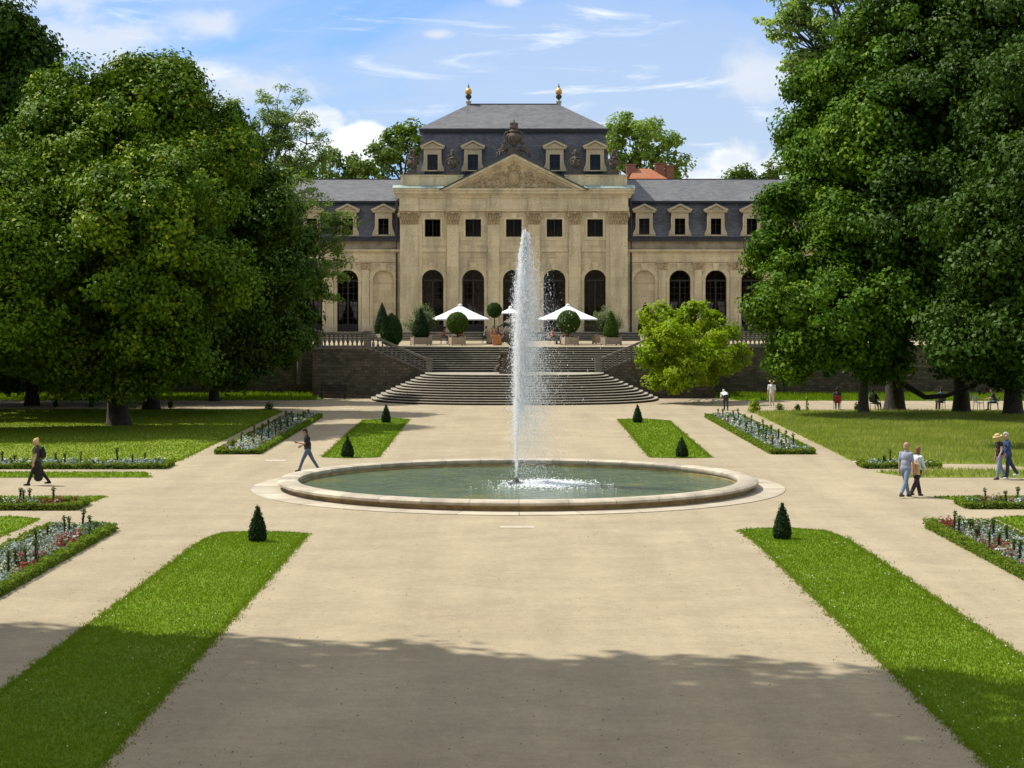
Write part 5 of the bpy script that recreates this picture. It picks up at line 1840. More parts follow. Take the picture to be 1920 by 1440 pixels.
# ================================================================== parasols, tables
def parasol(px, y, half, zedge, zapex, lab):
    x = TX(px, y)
    root = thing('parasol', (x, y, ZT), lab, 'parasol', 'white parasols on the terrace')
    mb = MB()
    n = 6
    T_ = Matrix.Rotation(R(8), 3, 'Z')
    def pt(u, v_, t_):
        q = T_ @ Vector((u * half, v_ * half, 0))
        m_ = max(abs(u), abs(v_))
        sag = -.05 * math.sin(min(1, m_) * PI)
        return Vector((x + q.x, y + q.y, zapex + (zedge - zapex) * m_ + sag + t_))
    cor = [(-1, -1), (1, -1), (1, 1), (-1, 1)]
    for s_ in range(4):
        a, b = cor[s_], cor[(s_ + 1) % 4]
        for i in range(n):
            f0, f1 = i / n, (i + 1) / n
            for j in range(4):
                g0, g1 = j / 4, (j + 1) / 4
                q = []
                for f_, g_ in ((f0, g0), (f1, g0), (f1, g1), (f0, g1)):
                    u = (a[0] * (1 - g_) + b[0] * g_) * f_; v_ = (a[1] * (1 - g_) + b[1] * g_) * f_
                    q.append(pt(u, v_, 0))
                mb.add(q, [(3, 2, 1, 0)] if i else [(2, 1, 0)])
    for s_ in range(4):      # valance
        a, b = cor[s_], cor[(s_ + 1) % 4]
        p0_, p1_ = pt(*a, 0), pt(*b, 0)
        d_ = Vector((0, 0, -.10))
        mb.add([p0_ + d_, p1_ + d_, p1_, p0_], [(0, 1, 2, 3)])
    mb.build('canopy', M['white'], root)
    mb = MB(); mb.lathe([(.16, -.04), (.15, .05), (.03, .11)], (x, y, zapex), 10); mb.build('top_cap', M['white'], root)
    mb = MB(); mb.tube([(x, y, ZT), (x, y, zapex - .03)], .035, 8); mb.build('pole', M['metal'], root, 60)
    mb = MB()
    for a in cor:
        mb.tube([(x, y, zapex - .08), pt(a[0] * .97, a[1] * .97, -.05)], .018, 5)
    mb.build('ribs', M['metal'], root, 60)
    mb = MB(); mb.box(x - .4, x + .4, y - .4, y + .4, ZT + .001, ZT + .09); mb.build('base', M['metal'], root)
parasol(862.5, 147, 2.02, 5.47, 6.52, 'left white square parasol over the seated guests on the terrace')
parasol(1064.5, 147, 1.98, 5.47, 6.52, 'right white square parasol over the seated guests on the terrace')
parasol(957, 158, .85, 5.9, 6.35, 'small white parasol near the middle door, mostly hidden by the water jet')

def table(px, y, lab, r=.42):
    x = TX(px, y)
    root = thing('bistro_table', (x, y, ZT), lab, 'table', 'tables on the terrace')
    mb = MB(); mb.lathe([(r, .70), (r, .735)], (x, y, ZT), 18); mb.build('tabletop', M['whitepaint'], root)
    mb = MB(); mb.tube([(x, y, ZT + .02), (x, y, ZT + .7)], .03, 8); mb.lathe([(.26, 0), (.24, .03)], (x, y, ZT), 12); mb.build('pedestal', M['metal'], root, 40)
    return root
def chair(x, y, rz, z, lab, col, group=None, h=.86, deck=False):
    root = thing('garden_chair', (x, y, z), lab, 'chair', group)
    T_ = Matrix.Translation((x, y, z)) @ Matrix.Rotation(rz, 4, 'Z')
    mb = MB(); mb.obox(T_, -.24, .22, -.23, .23, .42, .46); mb.build('seat', col, root)
    mb = MB()
    B = T_ @ Matrix.Translation((-.22, 0, .44)) @ Matrix.Rotation(R(-14), 4, 'Y')
    mb.obox(B, -.02, .02, -.23, .23, .08, h - .42); mb.build('backrest', col, root)
    for sx in (-1, 1):
        for sy in (-1, 1):
            mb = MB()
            mb.tube([T_ @ Vector((sx * .2, sy * .21, .43)), T_ @ Vector((sx * .24, sy * .22, 0))], .016, 6)
            mb.build('leg', M['metal'], root, 60)
    for sy in (-1, 1):
        mb = MB(); mb.tube([T_ @ Vector((-.27, sy * .24, .66)), T_ @ Vector((.18, sy * .25, .64)), T_ @ Vector((.2, sy * .24, .44))], .016, 6)
        mb.build('armrest', M['metal'], root, 60)
    return root

# ================================================================== flower beds
HEDGE = leafmat('box_hedge_leaf', (.075, .135, .010), (.16, .235, .018), .3, .5, (.22, .28, .03))
FM = [leafmat('silver_leaf', (.20, .26, .26), (.34, .40, .40), .15, .7), leafmat('white_petal', (.55, .55, .5), (.8, .8, .78), .25, .6),
      leafmat('red_petal', (.28, .02, .05), (.42, .04, .10), .25, .6), leafmat('orange_petal', (.50, .20, .03), (.6, .33, .05), .25, .6),
      leafmat('bed_green', (.04, .09, .012), (.09, .15, .025), .25, .5), leafmat('pink_petal', (.45, .08, .2), (.55, .2, .33), .25, .6)]
def flower_bed(x0, x1, y0, y1, lab, seed, hd=420, fd=10, leaf=.065, weights=(.40, .22, .09, .07, .17, .05), ymin=-99):
    rng = np.random.default_rng(seed)
    y0v = max(y0, ymin)
    root = thing('flower_bed', ((x0 + x1) / 2, (y0 + y1) / 2, 0), lab, 'flower bed', 'box-edged flower beds')
    w, h = .27, .20
    mb = MB()
    bars = [(x0, x0 + w, y0 + w, y1 - w), (x1 - w, x1, y0 + w, y1 - w), (x0, x1, y0, y0 + w), (x0, x1, y1 - w, y1)]
    for a, b, c, d in bars:
        mb.box(a + .06, b - .06, c + .06, d - .06, -.02, h - .06)
    vs = []
    for a, b, c, d in bars:
        c2 = max(c, ymin)
        if d <= c2: continue
        L = max(b - a, d - c2)
        n = int(hd * L)
        side = rng.random(n)
        x = rng.uniform(a, b, n); y = rng.uniform(c2, d, n); z = np.full(n, h)
        nm = np.zeros((n, 3)); nm[:, 2] = 1
        along_y = (d - c) > (b - a)
        for k, (lo, hi) in enumerate(((.42, .72), (.72, 1.0))):
            m_ = (side > lo) & (side <= hi)
            z[m_] = h * rng.random(m_.sum())
            if along_y:
                x[m_] = a if k == 0 else b; nm[m_] = (-1 if k == 0 else 1, 0, .3)
            else:
                y[m_] = c if k == 0 else d; nm[m_] = (0, -1 if k == 0 else 1, .3)
        p = np.stack([x, y, z], 1) + rng.normal(size=(n, 3)) * .02
        p[:, 2] += .03 * np.sin(p[:, 0] * 5.1 + p[:, 1] * 4.3) + .02 * np.sin(p[:, 1] * 11 + p[:, 0] * 9)
        vs.append(quads(p, nm + rng.normal(size=(n, 3)) * .5, leaf, .7, rng))
    hv = np.concatenate(vs)
    hed = np_mesh('hedge', hv, 4, HEDGE, root, rng.random(len(hv) // 4))
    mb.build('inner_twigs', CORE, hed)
    mb = MB(); mb.box(x0 + w - .05, x1 - w + .05, y0 + w - .05, y1 - w + .05, -.02, .06); mb.build('soil', M['soil'], root)
    # clumps of bedding plants
    area = (x1 - x0 - 2 * w) * (y1 - y0v - w)
    n = int(area * fd)
    cx = rng.uniform(x0 + w, x1 - w, n); cy = rng.uniform(max(y0 + w, y0v), y1 - w, n)
    kind = rng.choice(6, n, p=np.array(weights) / sum(weights))
    # drifts: the same kind tends to stand together
    ph = np.sin(cx * 2.1 + seed) + np.sin(cy * 1.35 + seed * 2)
    kind = np.where((ph > .9) & (rng.random(n) < (.7 if weights[2] > .045 else .05)), 2, kind)
    kind = np.where((ph < -.6) & (rng.random(n) < .6), 0, kind)
    V, MI, RN = [], [], []
    per = 34
    for i in range(n):
        k = kind[i]
        r = rng.uniform(.13, .22) if k in (0, 4) else rng.uniform(.09, .16)
        hh = rng.uniform(.18, .32) if k in (0, 4) else rng.uniform(.22, .36)
        d = rng.normal(size=(per, 3)); d /= np.linalg.norm(d, axis=1, keepdims=True); d[:, 2] = np.abs(d[:, 2])
        c = np.array([cx[i], cy[i], .04]) + d * np.array([r, r, hh])
        V.append(quads(c, d + rng.normal(size=(per, 3)) * .4 + np.array([0, 0, .3]), leaf * (1.15 if k in (0, 4) else .95), .75, rng))
        mi = np.full(per, k)
        if k not in (0, 4): mi[rng.random(per) < .35] = 4
        MI.append(mi); RN.append(rng.random(per))
    f_ = np_mesh('bedding_flowers', np.concatenate(V), 4, None, root, np.concatenate(RN), FM, np.concatenate(MI))
    tag(f_, kind='stuff')
    return root
NBED = 34
flower_bed(-13.55, -11.5, 36, 54.2, 'near left flower bed of silver, white and crimson plants inside a box hedge', 1, 620, 13, .06)
flower_bed(11.72, 13.75, 36, 55.0, 'near right flower bed of silver, white and crimson plants inside a box hedge', 2, 620, 13, .06)
flower_bed(-13.1, -11.1, 82.0, 109.5, 'far left flower bed of silvery plants, half in the shade of the lime trees', 3, 330, 9, .085, (.5, .3, .03, .03, .14, 0))
flower_bed(11.0, 13.0, 82.0, 109.5, 'far right flower bed of silvery plants with a row of dark stems', 4, 330, 9, .085, (.5, .28, .02, .02, .18, 0))
flower_bed(-26, -13.8, 74.5, 76.6, 'crosswise flower bed behind the woman with the backpack', 5, 380, 10, .08, (.3, .36, .02, .02, .3, 0))
flower_bed(13.7, 16.8, 74.7, 76.5, 'short crosswise flower bed behind the walking couple', 6, 380, 10, .08, (.4, .3, 0, 0, .3, 0))
flower_bed(-26, -13.85, 59.4, 61.3, 'crosswise flower bed at the left edge in front of the woman', 7, 450, 11, .07, (.38, .25, .05, .02, .3, 0))
flower_bed(14.15, 26, 59.8, 61.7, 'crosswise flower bed at the right edge with red and silver plants', 8, 450, 11, .07, (.36, .16, .16, .05, .27, 0))

STEML = leafmat('upright_leaf', (.05, .095, .02), (.11, .165, .045), .3, .5)
def stem_plant(h, r, seed):
    rng = np.random.default_rng(seed)
    n = 120
    z = rng.random(n) * h
    rr = r * (.75 + .35 * np.sin(z / h * 9)) * (.5 + .5 * rng.random(n)) * np.where(z > h * .86, 1.25, 1)
    a = rng.uniform(0, 2 * PI, n)
    c = np.stack([rr * np.cos(a), rr * np.sin(a), z], 1)
    nm = np.stack([np.cos(a), np.sin(a), rng.normal(size=n) * .4 + .3], 1)
    root = thing('upright_plant', (0, 0, 0), 'plant', 'plant')
    np_mesh('leaves', quads(c, nm, .085, .5, rng), 4, STEML, root, rng.random(n))
    mb = MB(); mb.tube([(0, 0, 0), (.01, 0, h * .5), (0, 0, h * .97)], [.03, .026, .015], 6)
    mb.build('stem', M['bark'], root, 60)
    return root
proto = None
def stems(spots, h, lab, group, seed):
    global proto
    rg = random.Random(seed)
    for (x, y) in spots:
        if proto is None:
            proto = stem_plant(.92, .06, 5); o = proto
        else:
            o = copy_tree(proto)
        o.location = (x, y, 0)
        k = h * .88 / .92 * rg.uniform(.72, 1.15)
        o.scale = (rg.uniform(.85, 1.15), rg.uniform(.85, 1.15), k)
        o.rotation_euler = (rg.uniform(-.09, .09), rg.uniform(-.09, .09), rg.uniform(0, 6))
        o['label'], o['group'] = lab, group
def fix_children(): pass
gl = [gp(px, py) for px, py in ((30, 1066), (71, 1037), (83, 1062), (122, 1015), (90, 1020), (130, 1003), (163, 994), (182, 992), (16, 1085), (60, 1072))]
stems([(min(max(p.x, -13.1), -11.95), min(p.y, 53.6)) for p in gl], .72, 'slender dark upright plant standing in the near left flower bed', 'upright plants in the near left bed', 1)
gr_ = [gp(px, py) for px, py in ((1777, 1003), (1796, 1008), (1822, 1010), (1826, 1012), (1815, 1026), (1833, 1018), (1864, 1018), (1872, 1035), (1889, 1024), (1900, 1050), (1845, 1038), (1912, 1062))]
stems([(min(max(p.x, 12.15), 13.3), min(p.y, 54.3)) for p in gr_], .70, 'slender dark upright plant standing in the near right flower bed', 'upright plants in the near right bed', 2)
stems([(-12.5 + .8 * (i % 2) , 83.5 + 1.25 * i) for i in range(20)], .75, 'slender dark upright plant standing in the far left flower bed', 'upright plants in the far left bed', 3)
stems([(11.6 + .75 * (i % 2), 82.9 + 1.25 * i) for i in range(21)], .80, 'slender dark upright plant standing in the far right flower bed', 'upright plants in the far right bed', 4)
stems([(TX(px, 75.4), 75.4 + (i % 2) * .3) for i, px in enumerate((5, 22, 105, 118, 151, 218, 247, 268))], .75, 'slender upright plant in the crosswise bed behind the woman with the backpack', 'upright plants in the left crosswise bed', 5)
stems([(TX(px, 60.3), 60.3 + (i % 2) * .2) for i, px in enumerate((36, 42, 54, 97))], .68, 'slender upright plant in the left edge bed in front of the woman', 'upright plants in the left front bed', 6)
stems([(TX(px, 60.6), 60.6) for px in (1849, 1887, 1907)], .8, 'slender upright plant in the right edge bed with red plants', 'upright plants in the right front bed', 7)
stems([(TX(px, 75.5), 75.5) for px in (1656, 1669, 1660)], .7, 'slender upright plant in the short bed behind the couple', 'upright plants in the short right bed', 8)

# leafy weeds and low bushes along the back path
def tuft(px, py, h, w, lab, mat_, seed, n=160, size=.13):
    p = gp(px, py)
    rng = np.random.default_rng(seed)
    root = thing('leafy_plant', (p.x, p.y, 0), lab, 'plant', 'wild plants along the back path')
    d = rng.normal(size=(n, 3)); d /= np.linalg.norm(d, axis=1, keepdims=True); d[:, 2] = np.abs(d[:, 2])
    rad = rng.random((n, 1)) ** .5
    c = np.array([p.x, p.y, .05]) + d * rad * np.array([w, w, h])
    np_mesh('leaves', quads(c, d + rng.normal(size=(n, 3)) * .4, size, .45, rng), 4, mat_, root, rng.random(n))
    mb = MB()
    for k in range(7):
        a = rng.uniform(0, 6.28)
        mb.tube([(p.x, p.y, 0), (p.x + math.cos(a) * w * .4, p.y + math.sin(a) * w * .4, h * .8)], [.02, .01], 5)
    mb.build('stems', M['bark'], root, 60)
tuft(1414, 774, .85, .42, 'bushy bright green plant at the near corner of the right meadow', L5, 1, 260, .2)
tuft(1462, 770, .45, .32, 'low pale weed right of the white-clad person', L7, 2)
tuft(1495, 772, .5, .22, 'dark green weed left of the tall seeding weed', L2, 3)
tuft(1513, 772, .95, .13, 'tall thin seeding weed at the edge of the right meadow', L6, 4, 120, .12)
tuft(1606, 771, .55, .18, 'dark weed between the red chair and the grey trunk', L2, 5)
tuft(505, 769, .5, .35, 'dark weed at the shaded end of the far left bed', L2, 6)
tuft(320, 766, .65, .2, 'dark leafy sapling on the shaded path under the limes', L2, 7)
tuft(172, 764, .65, .25, 'dark sapling near the second trunk in deep shade', L2, 8)
tuft(105, 764, .6, .2, 'dark sapling at the left on the shaded path', L2, 9)
# low hedge foot for the first plant
# bench and post by the wall
def bench():
    x, y = gp(625, 748).x, 131.2
    root = thing('garden_bench', (x, y, 0), 'dark wooden bench in the shade at the foot of the left wall', 'bench')
    mb = MB()
    for k in range(4): mb.box(x - .95, x + .95, y - .22 + k * .12, y - .13 + k * .12, .43, .46)
    mb.build('seat', M['bench'], root)
    mb = MB()
    for k in range(4): mb.box(x - .95, x + .95, y + .26, y + .29, .55 + k * .12, .63 + k * .12)
    mb.build('backrest', M['bench'], root)
    for sx in (-.8, .8):
        mb = MB(); mb.box(x + sx - .04, x + sx + .04, y - .24, y - .17, 0, .425); mb.box(x + sx - .04, x + sx + .04, y + .295, y + .35, 0, 1.0); mb.box(x + sx - .04, x + sx + .04, y - .168, y + .294, .38, .425)
        mb.build('leg', M['bench'], root)
bench()
p = P(1470, 741, 137.2)
root = thing('lamp_post', (p.x, 137.2, 0), 'thin dark metal post standing before the right retaining wall', 'post')
mb = MB(); mb.lathe([(.13, 0), (.13, .3), (.085, .35), (.075, 2.6), (.05, 2.65)], (p.x, 137.2, 0), 10); mb.build('shaft', M['metal'], root, 40)
# ================================================================== people
SKIN = plain('skin', (.52, .30, .20), .6, .06, 10)
DARKSKIN = plain('skin_tanned', (.40, .22, .14), .6, .06, 10)
EYE_M = plain('eye_dark', (.02, .015, .012), .3, .1, 5)
CL = {}
def cloth(name, c, var=.12):
    if name not in CL:
        CL[name] = plain('cloth_' + name, c, .9, var, 9, .25, 30)
    return CL[name]
REMESH = []
def solid(mb, name, mat_, parent, vox, smooth=3):
    o = mb.build(name, mat_, parent, 180)
    REMESH.append((o, vox, smooth))
    return o

def person(label, pos, heading, H, pose, look, group=None, vox=.016):
    """pos: point under the hips; heading: degrees, 0 looks along +X, 90 away from the camera.
    pose: torso lean, leg (hip angle, knee bend) left/right, arm (swing, elbow bend, splay) left/right, head pitch, seat height"""
    root = thing('person', pos, label, 'person', group)
    T_ = Matrix.Translation(pos) @ Matrix.Rotation(R(heading), 4, 'Z')
    k = H / 1.75
    fem = look.get('fem', 0)
    lean = R(pose.get('lean', 3))
    # --- skeleton in the body's own frame: x forward, y left, z up
    th, sh = .43 * k, .42 * k
    legs = {}
    low = 1e9
    for s, nm in ((1, 'L'), (-1, 'R')):
        a, b = pose['leg' + nm]
        a, b = R(a), R(b)
        hip = Vector((0, s * .095 * k, 0))
        kn = hip + Vector((math.sin(a), 0, -math.cos(a))) * th
        an = kn + Vector((math.sin(a - b), 0, -math.cos(a - b))) * sh
        legs[nm] = [hip, kn, an]
        low = min(low, an.z)
    hz = pose.get('seat', None)
    hz = (hz + .10 * k) if hz is not None else (-low + .085 * k)
    for l in legs.values():
        for p in l: p.z += hz
    if 'seat' in pose:      # feet reach the ground
        for l in legs.values():
            l[2].z = max(l[2].z, .085 * k)
            l[2].z = .085 * k
    pel = Vector((0, 0, hz))
    up = Vector((math.sin(lean), 0, math.cos(lean)))
    fw = Vector((math.cos(lean), 0, -math.sin(lean)))
    waist = pel + up * .18 * k
    chest = pel + up * .37 * k
    shc = pel + up * .51 * k
    neck = pel + up * .56 * k
    hp = R(pose.get('head', 5)) + lean * .6
    hup = Vector((math.sin(hp), 0, math.cos(hp)))
    hfw = Vector((math.cos(hp), 0, -math.sin(hp)))
    headc = neck + hup * .155 * k + hfw * .015 * k
    sw = (.165 if fem else .19) * k
    arms = {}
    for s, nm in ((1, 'L'), (-1, 'R')):
        a, e, sp = [R(v_) for v_ in pose['arm' + nm]]
        S = shc + Vector((0, s * sw, -.02 * k))
        aa = a + lean * pose.get('armlean', .0)
        d1 = Vector((math.sin(aa) * math.cos(sp), s * math.sin(sp), -math.cos(aa) * math.cos(sp)))
        E = S + d1 * .295 * k
        inn = R(pose.get('inn', 0))
        d2 = Vector((math.sin(aa + e), s * (math.sin(sp) * .5 - math.sin(inn)), -math.cos(aa + e))).normalized()
        Wr = E + d2 * .25 * k
        arms[nm] = [S, E, Wr, d2]
    X = lambda v_: T_ @ v_
    RT = T_.to_3x3()
    def rot_for(f, u):
        y_ = u.cross(f).normalized()
        m_ = Matrix((f, y_, u)).transposed()
        return RT @ m_
    # --- skin: one continuous body
    mb = MB()
    HR = rot_for(hfw, hup)
    hk = k
    mb.ell(X(headc + hup * .02 * hk), (.098 * hk, .078 * hk, .112 * hk), 14, 10, HR)
    mb.ell(X(headc + hfw * .032 * hk - hup * .065 * hk), (.062 * hk, .055 * hk, .062 * hk), 12, 8, HR)
    mb.ell(X(headc + hfw * .100 * hk - hup * .015 * hk), (.022 * hk, .016 * hk, .028 * hk), 8, 6, HR)
    mb.ell(X(headc + hfw * .086 * hk - hup * .062 * hk), (.016 * hk, .026 * hk, .012 * hk), 8, 6, HR)
    for s in (-1, 1):
        mb.ell(X(headc + Vector((0, s * .080 * hk, 0)) - hup * .005 * hk), (.026 * hk, .014 * hk, .034 * hk), 8, 6, HR)
    mb.cap(X(neck - up * .05 * k), X(headc - hup * .06 * k), .058 * k, .052 * k)
    mb.cap(X(pel), X(chest), .105 * k, .115 * k, 12)
    mb.cap(X(shc + Vector((0, -sw * .8, -.02 * k))), X(shc + Vector((0, sw * .8, -.02 * k))), .062 * k, .062 * k)
    for s, nm in ((1, 'L'), (-1, 'R')):
        h_, kn, an = legs[nm]
        mb.cap(X(h_), X(kn), .082 * k, .052 * k); mb.cap(X(kn), X(an), .050 * k, .034 * k)
        mb.cap(X(an + Vector((-.03 * k, 0, -.045 * k))), X(an + Vector((.13 * k, 0, -.06 * k))), .036 * k, .028 * k)
        S, E, Wr, d2 = arms[nm]
        mb.cap(X(S), X(E), .048 * k, .038 * k); mb.cap(X(E), X(Wr), .038 * k, .026 * k)
        # hand: palm, thumb and four unequal fingers, slightly curled
        side = Vector((0, s, 0))
        side = (side - d2 * side.dot(d2)).normalized()
        pn = d2.cross(side).normalized()
        if pn.x < 0 and abs(d2.z) > .5: pn = -pn
        palm = Wr + d2 * .05 * k
        mb.ell(X(palm), (.020 * k, .044 * k, .052 * k), 9, 7, RT @ Matrix((side, pn, d2)).transposed())
        for j, (o_, L_) in enumerate(((-.030, .072), (-.010, .082), (.010, .078), (.029, .062))):
            b0 = palm + pn * o_ * k + d2 * .04 * k
            b1 = b0 + (d2 * .9 - side * .35).normalized() * L_ * .55 * k
            b2 = b1 + (d2 * .6 - side * .8).normalized() * L_ * .5 * k
            mb.cap(X(b0), X(b1), .0105 * k, .010 * k, 6); mb.cap(X(b1), X(b2), .010 * k, .0085 * k, 6)
        t0 = palm - pn * .02 * k + d2 * -.015 * k
        t1 = t0 + (pn * -.75 + d2 * .7 - side * .2).normalized() * .045 * k
        t2 = t1 + (pn * -.2 + d2 * .9 - side * .4).normalized() * .035 * k
        mb.cap(X(t0), X(t1), .013 * k, .011 * k, 6); mb.cap(X(t1), X(t2), .011 * k, .009 * k, 6)
    solid(mb, 'body', look.get('skin', SKIN), root, vox * .62)
    for s in (-1, 1):
        mb = MB(); mb.ell(X(headc + hfw * .088 * hk + Vector((0, s * .032 * hk, 0)) + hup * .018 * hk), (.010 * hk, .014 * hk, .009 * hk), 7, 5, HR)
        mb.build('eye', EYE_M, root)
    # --- shirt
    st = look.get('shirt')
    mb = MB()
    g_ = .014 * k
    R1 = rot_for(fw, up)
    bw = .88 if fem else 1.0
    mb.ell(X(chest + up * .02 * k), (.130 * k, .185 * k * bw, .17 * k), 16, 10, R1)
    mb.ell(X(waist), (.132 * k + look.get('belly', 0), .170 * k * bw, .20 * k), 16, 10, R1)
    mb.ell(X(pel + up * .05 * k), (.142 * k, .186 * k, .14 * k), 16, 10, R1)
    mb.cap(X(shc + Vector((0, -sw, -.02 * k))), X(shc + Vector((0, sw, -.02 * k))), .066 * k, .066 * k)
    mb.cap(X(shc), X(neck + up * .005 * k), .085 * k, .062 * k)
    if look.get('long'):
        mb.ell(X(pel - up * .03 * k), (.145 * k, .185 * k, .15 * k), 16, 10, R1)
    for nm in 'LR':
        S, E, Wr, d2 = arms[nm]
        sl_ = look.get('sleeve', .62)
        if sl_ <= 1:
            mb.cap(X(S), X(S.lerp(E, sl_)), .064 * k, .058 * k)
        else:
            mb.cap(X(S), X(E), .064 * k, .054 * k); mb.cap(X(E), X(E.lerp(Wr, sl_ - 1)), .054 * k, .045 * k)
    solid(mb, look.get('shirtname', 'shirt'), st, root, vox * .9)
    # --- trousers or skirt
    mb = MB()
    mb.ell(X(pel + up * .0), (.126 * k, .172 * k, .13 * k), 16, 10, R1)
    wd = look.get('wide', 1.0)
    for nm in 'LR':
        h_, kn, an = legs[nm]
        mb.cap(X(h_), X(kn), .100 * k * min(wd, 1.1), .070 * k * wd)
        mb.cap(X(kn), X(kn.lerp(an, look.get('leglen', .94))), .068 * k * wd, .054 * k * wd * wd)
    if look.get('skirt'):
        kk = [legs[n_][1] for n_ in 'LR']
        aa = [legs[n_][2] for n_ in 'LR']
        mid = (aa[0] + aa[1]) * .5
        for t_ in (.0, .25, .5, .75, 1.0):
            c_ = pel.lerp(mid, .12 + t_ * .66)
            mb.ell(X(c_), (.125 * k + t_ * .045 * k, .14 * k, .14 * k), 14, 9)
    solid(mb, look.get('legname', 'trousers'), look['legs'], root, vox * .9)
    for nm in 'LR':
        an = legs[nm][2]
        mb = MB()
        mb.cap(X(an + Vector((-.04 * k, 0, -.04 * k))), X(an + Vector((.14 * k, 0, -.055 * k))), .046 * k, .036 * k)
        mb.cap(X(an + Vector((0, 0, .02 * k))), X(an + Vector((0, 0, -.04 * k))), .046 * k, .046 * k)
        solid(mb, 'shoe', look.get('shoes', CL['black']), root, vox * .8)
    # --- hair and hat
    if look.get('hair') is not None:
        mb = MB()
        if look.get('hat') is None:
            mb.ell(X(headc + hup * .045 * hk - hfw * .02 * hk), (.108 * hk, .090 * hk, .100 * hk), 14, 9, HR)
        mb.ell(X(headc - hfw * .045 * hk - hup * .01 * hk), (.075 * hk, .085 * hk, .10 * hk), 12, 8, HR)
        st_ = look.get('hairstyle')
        if st_ == 'bun':
            mb.ell(X(headc + hup * .10 * hk - hfw * .085 * hk), (.06 * hk, .06 * hk, .06 * hk), 10, 7, HR)
        if st_ == 'curly':
            rg_ = random.Random(5)
            for i in range(40):
                a, e = rg_.uniform(0, 6.28), rg_.uniform(-.4, 1.4)
                d = hfw * (math.cos(a) * math.cos(e) * .11 - .02) + Vector((0, math.sin(a) * math.cos(e) * .11, 0)) + hup * (math.sin(e) * .10 + .035)
                if d.dot(hfw) > .06 and d.dot(hup) < .06: continue
                mb.ell(X(headc + d * hk), (.035 * hk,) * 3, 7, 5)
        if st_ == 'bob':
            for s in (-1, 1):
                mb.ell(X(headc + Vector((0, s * .07 * hk, 0)) - hfw * .03 * hk - hup * .05 * hk), (.055 * hk, .035 * hk, .09 * hk), 10, 7, HR)
            mb.ell(X(headc - hfw * .06 * hk - hup * .06 * hk), (.05 * hk, .085 * hk, .09 * hk), 10, 7, HR)
        solid(mb, 'hair', look['hair'], root, vox * .8, 1)
    if look.get('hat') is not None:
        top = headc + hup * .075 * hk
        prof = [(.01, .092), (.075, .088), (.096, .062), (.104, .0), (.107, -.010), (.15, -.016), (.178, -.010), (.180, -.003), (.15, -.006), (.108, .004)]
        mb = MB(); mb.lathe([(r_ * hk, z_ * hk) for r_, z_ in prof], (0, 0, 0), 20, 1.08, 1)
        Mh = Matrix.Translation(X(top)) @ HR.to_4x4()
        mb.v = [tuple(Mh @ Vector(p)) for p in mb.v]
        hat = mb.build('sun_hat', look['hat'], root, 40)
        mb = MB(); mb.lathe([(.1085 * hk, -.006 * hk), (.1045 * hk, .024 * hk)], (0, 0, 0), 20, 1.08, 1, cap=False)
        mb.v = [tuple(Mh @ Vector(p)) for p in mb.v]
        mb.build('hat_band', look.get('band', CL['black']), hat, 40)
    return dict(root=root, X=X, arms=arms, legs=legs, chest=chest, pel=pel, up=up, fw=fw, k=k, shc=shc, RT=RT)

black = cloth('black', (.018, .018, .02)); charcoal = cloth('charcoal', (.05, .05, .055)); jeans = cloth('jeans', (.085, .12, .19))
ljeans = cloth('light_jeans', (.17, .23, .34)); navy = cloth('navy', (.03, .06, .17)); greyblue = cloth('grey_blue', (.26, .29, .38))
white_c = cloth('white', (.78, .79, .80), .04); palebl = cloth('pale_blue', (.62, .70, .80), .05); cream = cloth('cream', (.66, .60, .52), .08); darktr = cloth('dark_trousers', (.035, .03, .035))
straw = cloth('straw', (.62, .45, .22)); blond = cloth('blond_hair', (.62, .42, .18)); dark_h = cloth('dark_hair', (.025, .018, .014)); grey_h = cloth('grey_hair', (.42, .37, .30))
brown_h = cloth('brown_hair', (.22, .11, .06)); tan = cloth('tan_bag', (.55, .37, .18)); red_c = cloth('red', (.30, .03, .035)); grey_p = cloth('grey_trousers', (.14, .15, .17)); pink_c = cloth('pink', (.5, .16, .12)); beige_sh = cloth('beige_shirt', (.32, .29, .24)); redpat = cloth('red_pattern', (.35, .12, .10), .5)
blue_c = cloth('steel_blue', (.10, .15, .22))

WALK = lambda f, b, **k: dict(dict(legL=(f, 4), legR=(-b, 14), armL=(-14, 14, 8), armR=(18, 18, 8), lean=4, head=4), **k)
def at(px, py): 
    p = gp(px, py); return (p.x, p.y, 0)
# woman with backpack, walking left
w1 = person('blonde woman in dark clothes with a black backpack walking left past the crosswise beds', at(70, 910), 186, 1.71,
            WALK(24, 22, armL=(4, 12, 7), armR=(-4, 16, 7), lean=2, head=8), dict(shirt=charcoal, legs=black, skirt=1, legname='skirt', shoes=black, hair=blond, hairstyle='bun', fem=1, sleeve=.5))
def bag_on_back():
    X, c, up, fw, k = w1['X'], w1['chest'], w1['up'], w1['fw'], w1['k']
    root = thing('backpack', X(c), 'black backpack on the back of the blonde woman', 'backpack')
    mb = MB()
    R1 = w1['RT']
    mb.ell(X(c - fw * .20 - up * .06), (.10, .15, .23), 14, 9, R1); mb.ell(X(c - fw * .27 - up * .12), (.06, .11, .12), 12, 8, R1)
    solid(mb, 'bag', black, root, .016)
    for s in (-1, 1):
        mb = MB()
        y = Vector((0, s * .11, 0))
        mb.tube([X(c - fw * .15 + up * .12 + y), X(c - fw * .05 + up * .205 + y), X(c + fw * .08 + up * .16 + y), X(c + fw * .155 + up * .02 + y), X(c + fw * .06 - up * .12 + y * 1.4), X(c - fw * .12 - up * .2 + y)], .014, 6)
        mb.build('strap', black, root, 60)
bag_on_back()
